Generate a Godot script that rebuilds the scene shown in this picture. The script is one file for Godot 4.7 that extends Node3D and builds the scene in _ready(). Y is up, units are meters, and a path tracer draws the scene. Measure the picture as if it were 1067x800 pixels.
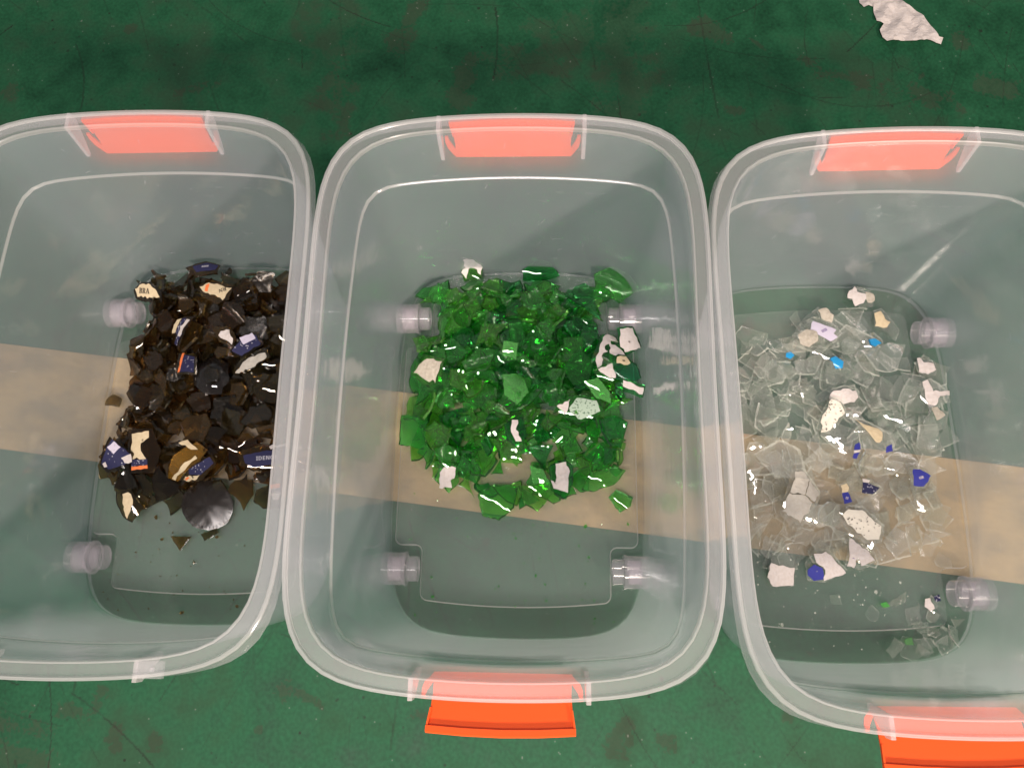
extends Node3D

const GROUND := 0.0145      # inner floor of a bin above the painted floor
const POINTS := 112         # points round a bin outline

var mats := {}
var taken := {}

func _ready() -> void:
	view_and_light()
	make_materials()
	make_ground()
	make_lamps()
	make_bins()
	make_heaps()
	make_scrap()

# ------------------------------------------------------------------ camera, light, exposure
func view_and_light() -> void:
	var cam := Camera3D.new()
	cam.name = "camera"
	var back := Vector3(0.04757, 0.96065, 0.27367)
	var up := Vector3(-0.00558, 0.27423, -0.96165)
	cam.transform = Transform3D(Basis(up.cross(back).normalized(), up.normalized(), back.normalized()).orthonormalized(), Vector3(0.0442, 1.092, 0.2226))
	cam.fov = 50.8
	cam.near = 0.02
	cam.far = 50.0
	add_child(cam)
	cam.current = true
	var e := Environment.new()
	e.background_mode = Environment.BG_COLOR
	e.background_color = Color(0.138, 0.145, 0.160).linear_to_srgb()
	e.tonemap_mode = Environment.TONE_MAPPER_LINEAR
	e.tonemap_exposure = 1.0
	e.sdfgi_enabled = true
	e.ssao_enabled = true
	e.ssil_enabled = true
	var w := WorldEnvironment.new()
	w.name = "surroundings"
	w.environment = e
	add_child(w)

# two small work lamps hang behind and to the right of the viewer; they throw the rim shadows seen beyond the bins
const LAMPS := [[Vector3(0.35, 2.45, 2.05), 7.3, "white hanging work lamp straight behind the bins"], [Vector3(1.75, 2.3, 2.05), 10.0, "white hanging work lamp off the right side of the bins"]]
const TUBE_LAMP := [Vector3(-0.5, 2.9, 0.9), 5.6, Vector2(1.25, 0.22)]

func make_lamps() -> void:
	for l in LAMPS:
		var t := thing("work_lamp", l[2], "lamp", l[0], "hanging work lamps")
		t.look_at_from_position(l[0], Vector3(0, 0.2, 0))
		var st := SurfaceTool.new()
		st.begin(Mesh.PRIMITIVE_TRIANGLES)
		for i in 24:
			var a := TAU * i / 24.0
			var b := TAU * (i + 1) / 24.0
			for s in [[0.13, 0.0, 0.05, 0.10], [0.05, 0.10, 0.03, 0.14], [0.128, 0.0, 0.048, 0.098]]:
				quad(st, Vector3(cos(a) * s[0], sin(a) * s[0], s[1]), Vector3(cos(b) * s[0], sin(b) * s[0], s[1]), Vector3(cos(b) * s[2], sin(b) * s[2], s[3]), Vector3(cos(a) * s[2], sin(a) * s[2], s[3]))
		part("lamp_shade", st.commit(), mats.white_paint, t)
		var disc := CylinderMesh.new()
		disc.top_radius = 0.1
		disc.bottom_radius = 0.1
		disc.height = 0.01
		var d := part("lamp_diffuser", disc, mats.lamp_glow, t)
		d.rotation.x = PI / 2
		d.position.z = 0.03
		var a := AreaLight3D.new()
		a.name = "lamp_light"
		a.area_size = Vector2(0.17, 0.17)
		a.light_energy = l[1]
		a.light_color = Color(1.0, 0.93, 0.87)
		a.shadow_enabled = true
		a.area_range = 12.0
		t.add_child(a)
		a.position.z = -0.01
	# a fluorescent fitting above the bins gives the softer light
	var tl := thing("fluorescent_lamp", "long white fluorescent ceiling fitting above the bins", "lamp", TUBE_LAMP[0])
	tl.rotation.x = -PI / 2
	var hs := BoxMesh.new()
	hs.size = Vector3(TUBE_LAMP[2].x + 0.04, TUBE_LAMP[2].y + 0.04, 0.06)
	part("lamp_housing", hs, mats.white_paint, tl).position.z = 0.06
	var ds := BoxMesh.new()
	ds.size = Vector3(TUBE_LAMP[2].x, TUBE_LAMP[2].y, 0.02)
	part("lamp_diffuser", ds, mats.lamp_glow, tl).position.z = 0.018
	var al := AreaLight3D.new()
	al.name = "lamp_light"
	al.area_size = TUBE_LAMP[2]
	al.light_energy = TUBE_LAMP[1]
	al.light_color = Color(1.0, 0.96, 0.95)
	al.shadow_enabled = true
	al.area_range = 12.0
	tl.add_child(al)

# ------------------------------------------------------------------ small helpers
func numbered(called: String) -> String:
	taken[called] = taken.get(called, -1) + 1
	return called if taken[called] == 0 else "%s_%03d" % [called, taken[called]]

func thing(called: String, label: String, category: String, at := Vector3.ZERO, group := "") -> Node3D:
	var o := Node3D.new()
	o.name = numbered(called)
	add_child(o)
	o.position = at
	tag(o, label, category, group)
	return o

func tag(o: Node3D, label: String, category: String, group := "") -> void:
	o.set_meta("label", label)
	o.set_meta("category", category)
	if group:
		o.set_meta("group", group)

func part(called: String, mesh: Mesh, material: Material, parent: Node3D) -> MeshInstance3D:
	var o := MeshInstance3D.new()
	o.name = called
	o.mesh = mesh
	o.material_override = material
	parent.add_child(o, true)
	return o

func quad(st: SurfaceTool, a: Vector3, b: Vector3, c: Vector3, d: Vector3) -> void:
	var n := (c - a).cross(b - a)
	if n.length() < 1e-14:
		n = (d - a).cross(c - a)
	st.set_normal(n.normalized())
	for p in [a, b, c, a, c, d]:
		st.add_vertex(p)

# a triangle that faces along `out`
func tri(st: SurfaceTool, a: Vector3, b: Vector3, c: Vector3, na: Vector3, nb: Vector3, nc: Vector3, out: Vector3) -> void:
	if (c - a).cross(b - a).dot(out) < 0.0:
		var t := b; b = c; c = t
		t = nb; nb = nc; nc = t
	st.set_normal(na); st.add_vertex(a)
	st.set_normal(nb); st.add_vertex(b)
	st.set_normal(nc); st.add_vertex(c)

# a bevelled prism: outline in a plane, pushed to both sides along `n`
func prism(st: SurfaceTool, outline: PackedVector2Array, o: Vector3, ux: Vector3, uy: Vector3, half: float, bevel := 0.0004) -> void:
	var n := ux.cross(uy).normalized()
	if not Geometry2D.is_polygon_clockwise(outline):
		outline.reverse()
	var inner := outline
	var got := Geometry2D.offset_polygon(outline, -bevel, Geometry2D.JOIN_MITER)
	if got.size() == 1 and got[0].size() == outline.size():
		# keep the corner order of the outline
		var best := 0
		for k in got[0].size():
			if got[0][k].distance_to(outline[0]) < got[0][best].distance_to(outline[0]):
				best = k
		inner = PackedVector2Array()
		var turn := 1 if Geometry2D.is_polygon_clockwise(got[0]) else -1
		for k in outline.size():
			inner.append(got[0][posmod(best + k * turn, outline.size())])
	var at := func(p: Vector2, h: float) -> Vector3: return o + ux * p.x + uy * p.y + n * h
	var idx := Geometry2D.triangulate_polygon(inner)
	for s in [1.0, -1.0]:
		for k in range(0, idx.size(), 3):
			tri(st, at.call(inner[idx[k]], half * s), at.call(inner[idx[k + 1]], half * s), at.call(inner[idx[k + 2]], half * s), n * s, n * s, n * s, n * s)
	var m := outline.size()
	for k in m:
		var p := outline[k]
		var q := outline[(k + 1) % m]
		var ip := inner[k]
		var iq := inner[(k + 1) % m]
		var d := (q - p)
		var side := (ux * -d.y + uy * d.x).normalized()
		if side.dot(ux * (p.x - ip.x + q.x - iq.x) + uy * (p.y - ip.y + q.y - iq.y)) < 0.0 and bevel > 0.0:
			side = -side
		var h := half - bevel
		for t in [[p, q, h, p, q, -h, side], [ip, iq, half, p, q, h, (side + n).normalized()], [p, q, -h, ip, iq, -half, (side - n).normalized()]]:
			var a: Vector3 = at.call(t[0], t[2])
			var b: Vector3 = at.call(t[1], t[2])
			var c: Vector3 = at.call(t[4], t[5])
			var e: Vector3 = at.call(t[3], t[5])
			var sn: Vector3 = t[6]
			tri(st, a, b, c, sn, sn, sn, sn)
			tri(st, a, c, e, sn, sn, sn, sn)

func flat_colour(c: Color, rough := 0.6, spec := 0.5) -> StandardMaterial3D:
	var m := StandardMaterial3D.new()
	m.albedo_color = c.linear_to_srgb()
	m.roughness = rough
	m.metallic_specular = spec
	return m

func sheet_plastic(c: Color, alpha: float, rough: float) -> StandardMaterial3D:
	var m := flat_colour(c, rough)
	m.albedo_color.a = alpha
	m.transparency = BaseMaterial3D.TRANSPARENCY_ALPHA
	return m

# milky plastic: `through` is the share of light that it scatters onwards
func milky(m: StandardMaterial3D, through: Color, share: float) -> StandardMaterial3D:
	m.backlight_enabled = true
	m.backlight = (through * (2.0 * share)).linear_to_srgb()
	return m

func solid_glass(c: Color, dust := 0.015) -> StandardMaterial3D:
	var m := flat_colour(c, 0.0)
	m.albedo_color.a = dust
	m.transparency = BaseMaterial3D.TRANSPARENCY_ALPHA
	m.refraction_enabled = true
	m.refraction_scale = 0.05
	return m

# base colours are linear
func make_materials() -> void:
	mats.wall = milky(sheet_plastic(Color(0.78, 0.84, 0.90), 0.10, 0.14), Color(0.88, 0.95, 1.0), 0.14)
	mats.wall.normal_enabled = true
	mats.wall.normal_texture = ripples()
	mats.wall.normal_scale = 0.25
	mats.wall.uv1_triplanar = true
	mats.wall.uv1_scale = Vector3(5, 5, 5)
	mats.fold = milky(sheet_plastic(Color(0.88, 0.86, 0.86), 0.23, 0.16), Color(1, 0.98, 0.97), 0.12)
	mats.bottom = milky(sheet_plastic(Color(0.78, 0.80, 0.80), 0.035, 0.12), Color(0.95, 1, 0.98), 0.03)
	mats.rim = milky(sheet_plastic(Color(0.86, 0.84, 0.86), 0.085, 0.15), Color(0.98, 0.96, 1.0), 0.10)
	mats.hub = milky(sheet_plastic(Color(0.60, 0.55, 0.61), 0.16, 0.14), Color(0.9, 0.85, 0.92), 0.05)
	mats.hub_core = sheet_plastic(Color(0.52, 0.46, 0.52), 0.30, 0.2)
	mats.gusset = milky(sheet_plastic(Color(0.88, 0.82, 0.82), 0.24, 0.16), Color(1, 0.94, 0.94), 0.10)
	mats.orange = flat_colour(Color(1.0, 0.13, 0.022), 0.38)
	mats.orange.backlight_enabled = true
	mats.orange.backlight = Color(0.75, 0.30, 0.12)
	mats.white_paint = flat_colour(Color(0.8, 0.8, 0.8), 0.5)
	mats.lamp_glow = flat_colour(Color(0.8, 0.8, 0.8), 0.6)
	mats.lamp_glow.emission_enabled = true
	mats.lamp_glow.emission = Color(1.0, 0.94, 0.86)
	mats.lamp_glow.emission_energy_multiplier = 3.0
	# glass by kind: a few tones of each
	mats.green = [solid_glass(Color(0.19, 0.83, 0.21), 0.03), solid_glass(Color(0.28, 0.88, 0.25), 0.035), solid_glass(Color(0.11, 0.68, 0.20), 0.025), solid_glass(Color(0.34, 0.86, 0.19), 0.035)]
	mats.brown = [solid_glass(Color(0.27, 0.15, 0.05), 0.03), solid_glass(Color(0.42, 0.26, 0.08), 0.035), solid_glass(Color(0.14, 0.10, 0.055), 0.04), solid_glass(Color(0.29, 0.22, 0.10), 0.03)]
	# colourless glass: mostly thin panes that are more or less dusty, and some solid pieces that bend what lies behind
	mats.clear = [sheet_plastic(Color(0.66, 0.68, 0.60), 0.022, 0.02), sheet_plastic(Color(0.52, 0.60, 0.47), 0.045, 0.02), sheet_plastic(Color(0.62, 0.57, 0.45), 0.045, 0.02), sheet_plastic(Color(0.66, 0.67, 0.60), 0.075, 0.04), solid_glass(Color(0.92, 0.95, 0.90), 0.06), sheet_plastic(Color(0.62, 0.64, 0.56), 0.05, 0.03)]
	mats.clear[4].refraction_scale = 0.04
	mats.clear_edge = sheet_plastic(Color(0.80, 0.82, 0.72), 0.25, 0.03)
	mats.amber = solid_glass(Color(0.62, 0.34, 0.05), 0.15)
	mats.bright = solid_glass(Color(0.30, 0.88, 0.26), 0.16)
	mats.emerald = solid_glass(Color(0.04, 0.62, 0.26))
	mats.blue = flat_colour(Color(0.02, 0.24, 0.50), 0.12)
	mats.base = solid_glass(Color(0.10, 0.075, 0.06), 0.10)
	mats.base.roughness = 0.22
	mats.dome = solid_glass(Color(0.09, 0.075, 0.07), 0.12)
	# papers and inks
	var papers := {"cream": Color(0.62, 0.52, 0.35), "white": Color(0.60, 0.555, 0.545), "beige": Color(0.52, 0.48, 0.41), "grey": Color(0.47, 0.45, 0.41), "lilac": Color(0.52, 0.48, 0.58), "navy": Color(0.020, 0.021, 0.065), "orange_print": Color(0.80, 0.20, 0.06), "mint": Color(0.36, 0.46, 0.36), "blue_ink": Color(0.03, 0.035, 0.24), "purple": Color(0.14, 0.09, 0.24), "ink": Color(0.03, 0.025, 0.02), "silver": Color(0.42, 0.41, 0.46), "greenink": Color(0.03, 0.09, 0.045)}
	for k in papers:
		mats["paper_" + k] = flat_colour(papers[k], 0.7, 0.35)
	for k in ["white", "cream", "beige", "grey"]:
		mats["paper_" + k].albedo_texture = fibres(0.93 if k != "beige" else 0.82)
		mats["paper_" + k].uv1_triplanar = true
		mats["paper_" + k].uv1_world_triplanar = true
		mats["paper_" + k].uv1_scale = Vector3(14, 14, 14)
	mats["paper_speckled"] = flat_colour(Color(0.62, 0.58, 0.50), 0.7, 0.35)

func ripples() -> Texture2D:
	var n := FastNoiseLite.new()
	n.seed = 15
	n.frequency = 0.012
	n.fractal_octaves = 3
	var t := NoiseTexture2D.new()
	t.width = 256
	t.height = 256
	t.seamless = true
	t.as_normal_map = true
	t.bump_strength = 4.0
	t.noise = n
	return t

var fibre_cache := {}
func fibres(low: float) -> Texture2D:
	if not fibre_cache.has(low):
		var n := FastNoiseLite.new()
		n.seed = 5
		n.frequency = 0.05
		n.fractal_octaves = 4
		var t := NoiseTexture2D.new()
		t.width = 256
		t.height = 256
		t.seamless = true
		t.noise = n
		var g := Gradient.new()
		g.set_color(0, Color(low, low * 0.98, low * 0.95))
		g.set_color(1, Color(1, 1, 1))
		t.color_ramp = g
		fibre_cache[low] = t
	return fibre_cache[low]

# ------------------------------------------------------------------ the painted floor
# worn spots of the paint: centre x, z, half sizes, turn
const STAINS := [
	[-0.8368,-0.5768,0.0225,0.0108,0],
	[-0.5245,-0.5779,0.0251,0.0089,-0.3],
	[-0.6562,0.3682,0.0507,0.016,0.3],
	[-0.5762,0.3525,0.0127,0.008,0],
	[-0.5392,0.3459,0.0076,0.0161,0.2],
	[-0.5123,0.3796,0.0113,0.0079,-0.4],
	[-0.5063,0.3942,0.0062,0.0056,0],
	[-0.4578,0.384,0.0062,0.0101,0],
	[-0.2994,0.3185,0.015,0.0104,0.4],
	[-0.275,0.3249,0.0224,0.0046,0.5],
	[0.1501,-0.6698,0.0334,0.1063,0.05],
	[0.0815,-0.662,0.0609,0.0324,0.1],
	[0.1627,-0.546,0.0296,0.1008,0],
	[0.2942,-0.6763,0.0241,0.018,0],
	[0.0206,-0.627,0.0607,0.0249,0],
	[0.1257,0.3697,0.0142,0.0154,0],
	[0.185,0.3682,0.0118,0.0088,0.2],
	[0.4951,-0.5846,0.0724,0.0103,0.4],
	[0.6068,-0.5488,0.0428,0.0135,0.2],
	[-0.2976,-0.5607,0.0215,0.0522,0],
	[-0.0996,-0.5668,0.0152,0.0519,0.2],
	[-0.3155,-0.6874,0.0411,0.0442,0],
	[-0.1906,-0.7036,0.0126,0.0552,0.3],
	[-0.6289,0.4107,0.0276,0.0156,-0.3],
	[-0.3228,0.3694,0.0049,0.0045,0],
	[0.1379,0.3528,0.0095,0.0056,0],
	[0.3397,0.3369,0.0071,0.0067,0],
	[0.4193,-0.401,0.0056,0.0191,-0.2],
	[0.5594,-0.2016,0.0066,0.0173,-0.6],
	[-0.3955,0.2301,0.0039,0.0036,0],
	[-0.1154,0.3475,0.0171,0.0068,0],
	[0.6772,-0.6516,0.0116,0.0141,0],
	[0.7229,-0.5642,0.0255,0.0169,0],
	[0.3307,-0.5269,0.0145,0.0068,0],
]

const FLOOR_X := 2.6
const FLOOR_Z := 2.0
const FLOOR_LEFT := -1.3
const FLOOR_FAR := -1.15

func noise_bytes(w: int, h: int, sd: int, freq: float, octaves: int, kind := FastNoiseLite.TYPE_SIMPLEX_SMOOTH) -> PackedByteArray:
	var n := FastNoiseLite.new()
	n.seed = sd
	n.noise_type = kind
	n.frequency = freq
	n.fractal_octaves = octaves
	n.fractal_type = FastNoiseLite.FRACTAL_FBM
	var im := n.get_image(w, h, false, false, true)
	im.convert(Image.FORMAT_L8)
	return im.get_data()

func make_ground() -> void:
	var w := 1664
	var h := 1280
	var coarse := noise_bytes(w, h, 3, 0.006, 3)
	var middle := noise_bytes(w, h, 8, 0.03, 4)
	var fine := noise_bytes(w, h, 11, 0.22, 2)
	var wear := PackedFloat32Array()
	wear.resize(w * h)
	var dark := PackedFloat32Array()
	dark.resize(w * h)
	var per_m := w / FLOOR_X
	var rng := RandomNumberGenerator.new()
	rng.seed = 41
	# rubbed and rusty spots
	var spots := STAINS.duplicate()
	for k in 26:
		spots.append([rng.randf_range(-1.25, 1.25), rng.randf_range(-1.1, 0.8), rng.randf_range(0.002, 0.009), rng.randf_range(0.002, 0.012), rng.randf_range(-1, 1)])
	for s in spots:
		var cx: float = (s[0] - FLOOR_LEFT) * per_m
		var cz: float = (s[1] - FLOOR_FAR) * per_m
		var rx: float = s[2] * per_m
		var rz: float = s[3] * per_m
		var big := maxf(rx, rz) * 1.5
		var soft := clampf(12.0 / maxf(minf(rx, rz), 1.0), 0.35, 1.0)
		for y in range(maxi(0, int(cz - big)), mini(h, int(cz + big) + 1)):
			for x in range(maxi(0, int(cx - big)), mini(w, int(cx + big) + 1)):
				var d := Vector2(x - cx, y - cz).rotated(-s[4])
				var r := Vector2(d.x / rx, d.y / rz).length()
				var i := y * w + x
				var edge := 1.15 - r + (middle[i] - 128) / 90.0 + (fine[i] - 128) / 150.0
				if edge > 0.0:
					wear[i] = maxf(wear[i], clampf(edge * 4.0, 0.0, 1.0) * soft * 0.55)
	# scratches, mostly lengthwise
	for k in 950:
		var p := Vector2(rng.randf() * w, rng.randf() * h)
		var a := rng.randfn(1.25, 0.55) if rng.randf() < 0.75 else rng.randf_range(0, PI)
		var run := int(rng.randf_range(15, 170))
		var deep := rng.randf_range(0.08, 0.36) + (0.3 if k % 7 == 0 else 0.0)
		var bend := rng.randfn(0.0, 0.004)
		for q in run:
			p += Vector2(cos(a), sin(a))
			a += bend
			var x := int(p.x)
			var y := int(p.y)
			if x < 1 or y < 1 or x >= w - 1 or y >= h - 1:
				break
			var fade := deep * (0.4 + middle[y * w + x] / 200.0)
			dark[y * w + x] = maxf(dark[y * w + x], fade)
			if k % 4 == 0:
				dark[y * w + x + 1] = maxf(dark[y * w + x + 1], fade * 0.8)
	# grit and small chips
	for k in 2600:
		var x := rng.randi_range(2, w - 4)
		var y := rng.randi_range(2, h - 4)
		var s := 1 + int(rng.randf() < 0.35) + int(rng.randf() < 0.12)
		var v := rng.randf_range(0.25, 0.9)
		for dy in s:
			for dx in s:
				dark[(y + dy) * w + x + dx] = maxf(dark[(y + dy) * w + x + dx], v * rng.randf_range(0.6, 1.0))
	var im_data := PackedByteArray()
	im_data.resize(w * h * 3)
	var rough_data := PackedByteArray()
	rough_data.resize(w * h)
	for i in w * h:
		var c := (coarse[i] - 128) / 128.0
		var m := (middle[i] - 128) / 128.0
		var f := (fine[i] - 128) / 128.0
		var k := 1.0 + 0.28 * c + 0.24 * m + 0.22 * f
		var grime := clampf(0.06 + 0.40 * m + 0.55 * c, 0.0, 0.5)
		# paint, then brown grime in it, then scratches and bare spots
		var r := 0.0115 * k
		var g := 0.078 * k
		var b := 0.034 * k
		r = lerpf(r, 0.022, grime); g = lerpf(g, 0.028, grime); b = lerpf(b, 0.018, grime)
		var dk := minf(dark[i], 1.0)
		r = lerpf(r, 0.011, dk); g = lerpf(g, 0.012, dk); b = lerpf(b, 0.009, dk)
		var we := wear[i] * (0.75 + 0.25 * f)
		r = lerpf(r, 0.036, we); g = lerpf(g, 0.032, we); b = lerpf(b, 0.023, we)
		if fine[i] > 226 and middle[i] > 150:
			r = 0.14; g = 0.15; b = 0.13
		im_data[i * 3] = to_byte(r)
		im_data[i * 3 + 1] = to_byte(g)
		im_data[i * 3 + 2] = to_byte(b)
		rough_data[i] = int(clampf(165.0 + 30.0 * m + 20.0 * c + 40.0 * we, 120.0, 240.0))
	var mat := StandardMaterial3D.new()
	mat.albedo_texture = ImageTexture.create_from_image(Image.create_from_data(w, h, false, Image.FORMAT_RGB8, im_data))
	mat.roughness_texture = ImageTexture.create_from_image(Image.create_from_data(w, h, false, Image.FORMAT_L8, rough_data))
	mat.roughness = 1.0
	mat.metallic_specular = 0.35
	mat.roughness_texture_channel = BaseMaterial3D.TEXTURE_CHANNEL_RED
	var st := SurfaceTool.new()
	st.begin(Mesh.PRIMITIVE_TRIANGLES)
	var corner := [Vector2(0, 0), Vector2(1, 0), Vector2(1, 1), Vector2(0, 1)]
	for k in [0, 1, 2, 0, 2, 3]:
		st.set_normal(Vector3.UP)
		st.set_uv(corner[k])
		st.add_vertex(Vector3(FLOOR_LEFT + corner[k].x * FLOOR_X, 0, FLOOR_FAR + corner[k].y * FLOOR_Z))
	var o := part("floor", st.commit(), mat, self)
	o.set_meta("kind", "structure")
	# the tan strip that crosses the floor under the bins
	var tan_image := Image.create(512, 64, false, Image.FORMAT_RGB8)
	var cn := noise_bytes(512, 64, 21, 0.035, 4)
	var fn := noise_bytes(512, 64, 22, 0.3, 2)
	for y in 64:
		for x in 512:
			var c := (cn[y * 512 + x] - 128) / 128.0
			var f := (fn[y * 512 + x] - 128) / 128.0
			var g := clampf(0.25 + 0.9 * c, 0.0, 0.8)
			var v := 1.0 + 0.1 * f
			tan_image.set_pixel(x, y, Color(lerpf(0.38, 0.22, g) * v, lerpf(0.27, 0.17, g) * v, lerpf(0.125, 0.095, g) * v).linear_to_srgb())
	var tm := StandardMaterial3D.new()
	tm.albedo_texture = ImageTexture.create_from_image(tan_image)
	tm.roughness = 0.75
	st = SurfaceTool.new()
	st.begin(Mesh.PRIMITIVE_TRIANGLES)
	var along := 2.3
	var wide := 0.152
	for face in [[Vector3(-0.5, 1, -0.5), Vector3(0.5, 1, -0.5), Vector3(0.5, 1, 0.5), Vector3(-0.5, 1, 0.5)], [Vector3(-0.5, 1, 0.5), Vector3(0.5, 1, 0.5), Vector3(0.5, 0, 0.5), Vector3(-0.5, 0, 0.5)], [Vector3(0.5, 1, -0.5), Vector3(-0.5, 1, -0.5), Vector3(-0.5, 0, -0.5), Vector3(0.5, 0, -0.5)]]:
		var n: Vector3 = (face[2] - face[0]).cross(face[1] - face[0]).normalized()
		for k in [0, 1, 2, 0, 2, 3]:
			var p: Vector3 = face[k]
			st.set_normal(n)
			st.set_uv(Vector2(p.x + 0.5, p.z + 0.5))
			st.add_vertex(Vector3(p.x * along, p.y * 0.0028 + 0.0002, p.z * wide))
	var strip := part("floor_stripe", st.commit(), tm, self)
	strip.position = Vector3(0, 0, 0.021)
	strip.rotation.y = -0.117
	strip.set_meta("kind", "structure")

func to_byte(v: float) -> int:
	v = clampf(v, 0.0, 1.0)
	return int(255.0 * (v * 12.92 if v <= 0.0031308 else 1.055 * pow(v, 1.0 / 2.4) - 0.055) + 0.5)

# ------------------------------------------------------------------ the storage bins
var ring_cache := {}

# a rounded outline with bowed ends: half width, half length, squareness, bow of the sides and of the ends
func ring(rw: float, rl: float, n: float, bow_side: float, bow_end: float) -> PackedVector2Array:
	var dense := PackedVector2Array()
	var m := 360
	for k in m:
		var t := TAU * k / m
		var d := Vector2(cos(t) * rw, sin(t) * rl)
		var lo := 0.0
		var hi := 1.6
		for q in 22:
			var mid := (lo + hi) / 2
			var x := absf(d.x * mid)
			var z := absf(d.y * mid)
			if pow(x / (rw - z * z * bow_side / 2), n) + pow(z / (rl - x * x * bow_end / 2), n) > 1.0:
				hi = mid
			else:
				lo = mid
		dense.append(d * lo)
	var total := 0.0
	for k in m:
		total += dense[k].distance_to(dense[(k + 1) % m])
	var out := PackedVector2Array()
	var step := total / POINTS
	var run := 0.0
	var next := 0.0
	for k in m:
		var a := dense[k]
		var b := dense[(k + 1) % m]
		var l := a.distance_to(b)
		while next <= run + l + 1e-9 and out.size() < POINTS:
			out.append(a.lerp(b, (next - run) / l))
			next += step
		run += l
	return out

# profile point: offset from the outer rim outline in x and z, and height; the outline gets squarer towards the shoulder
func level(p: Array) -> Array:
	var y: float = p[2]
	var n := 6.3
	var bs := -0.12
	if y < 0.24:
		n = lerpf(6.5, 13.0, clampf(y / 0.24, 0, 1))
		bs = 0.25
	elif y < 0.312:
		n = lerpf(13.0, 6.3, (y - 0.24) / 0.072)
		bs = lerpf(0.25, -0.12, (y - 0.24) / 0.072)
	return [ring(p[0], p[1], n, bs, 0.88), y]

func sweep(profile: Array) -> ArrayMesh:
	var st := SurfaceTool.new()
	st.begin(Mesh.PRIMITIVE_TRIANGLES)
	var lv := []
	for p in profile:
		lv.append(level(p))
	for k in lv.size() - 1:
		var lower: PackedVector2Array = lv[k][0]
		var upper: PackedVector2Array = lv[k + 1][0]
		var nm := PackedVector3Array()
		for i in POINTS:
			var a := Vector3(lower[i].x, lv[k][1], lower[i].y)
			var b := Vector3(upper[i].x, lv[k + 1][1], upper[i].y)
			var t2 := lower[(i + 1) % POINTS] - lower[(i + POINTS - 1) % POINTS]
			nm.append((b - a).cross(Vector3(t2.x, 0, t2.y)).normalized())
		for i in POINTS:
			var j := (i + 1) % POINTS
			var a := Vector3(lower[i].x, lv[k][1], lower[i].y)
			var b := Vector3(lower[j].x, lv[k][1], lower[j].y)
			var c := Vector3(upper[j].x, lv[k + 1][1], upper[j].y)
			var d := Vector3(upper[i].x, lv[k + 1][1], upper[i].y)
			tri(st, a, b, c, nm[i], nm[j], nm[j], nm[i])
			tri(st, a, c, d, nm[i], nm[j], nm[i], nm[i])
	return st.commit()

func wall_mesh() -> Array:
	return [sweep([[.1699, .2535, 0.0], [.1702, .2538, .0040], [.1832, .2667, .2345]]), sweep([[.1854, .2690, .2372], [.1874, .2803, .3120]]), sweep([[.1832, .2667, .2345], [.1837, .2672, .2355], [.1849, .2684, .2361], [.1854, .2690, .2372]]), sweep([[.1894, .2823, .3118], [.1873, .2709, .2366], [.1862, .2698, .2343], [.1851, .2686, .2330], [.1721, .2557, .0080], [.1712, .2548, -.0112], [.1694, .2530, -.0112], [.1688, .2524, -.0020]])]

func rim_mesh() -> Array:
	return [sweep([[.1902, .2831, .3164], [.2004, .2933, .3164]]), sweep([[.2004, .2933, .3164], [.2010, .2939, .3170], [.2013, .2942, .3186], [.2019, .2948, .3194], [.2040, .2969, .3194], [.2047, .2976, .3188], [.2051, .2980, .3176]]), sweep([[.2051, .2980, .3176], [.2057, .2986, .3012],
		[.2053, .2982, .3006], [.2043, .2972, .3006], [.2039, .2968, .3012], [.2033, .2962, .3168], [.2028, .2957, .3176], [.2024, .2953, .3168], [.2018, .2947, .3150], [.2006, .2935, .3147], [.1906, .2835, .3147], [.1897, .2826, .3140], [.1894, .2823, .3120]])]

func bottom_mesh() -> ArrayMesh:
	var st := SurfaceTool.new()
	st.begin(Mesh.PRIMITIVE_TRIANGLES)
	for s in [[.1699, .2535, 0.0, Vector3.UP], [.1688, .2524, -0.002, Vector3.DOWN]]:
		var r := ring(s[0], s[1], 6.5, 0.25, 0.88)
		for i in POINTS:
			var j := (i + 1) % POINTS
			tri(st, Vector3(0, s[2], 0), Vector3(r[i].x, s[2], r[i].y), Vector3(r[j].x, s[2], r[j].y), s[3], s[3], s[3], s[3])
	return st.commit()

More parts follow.
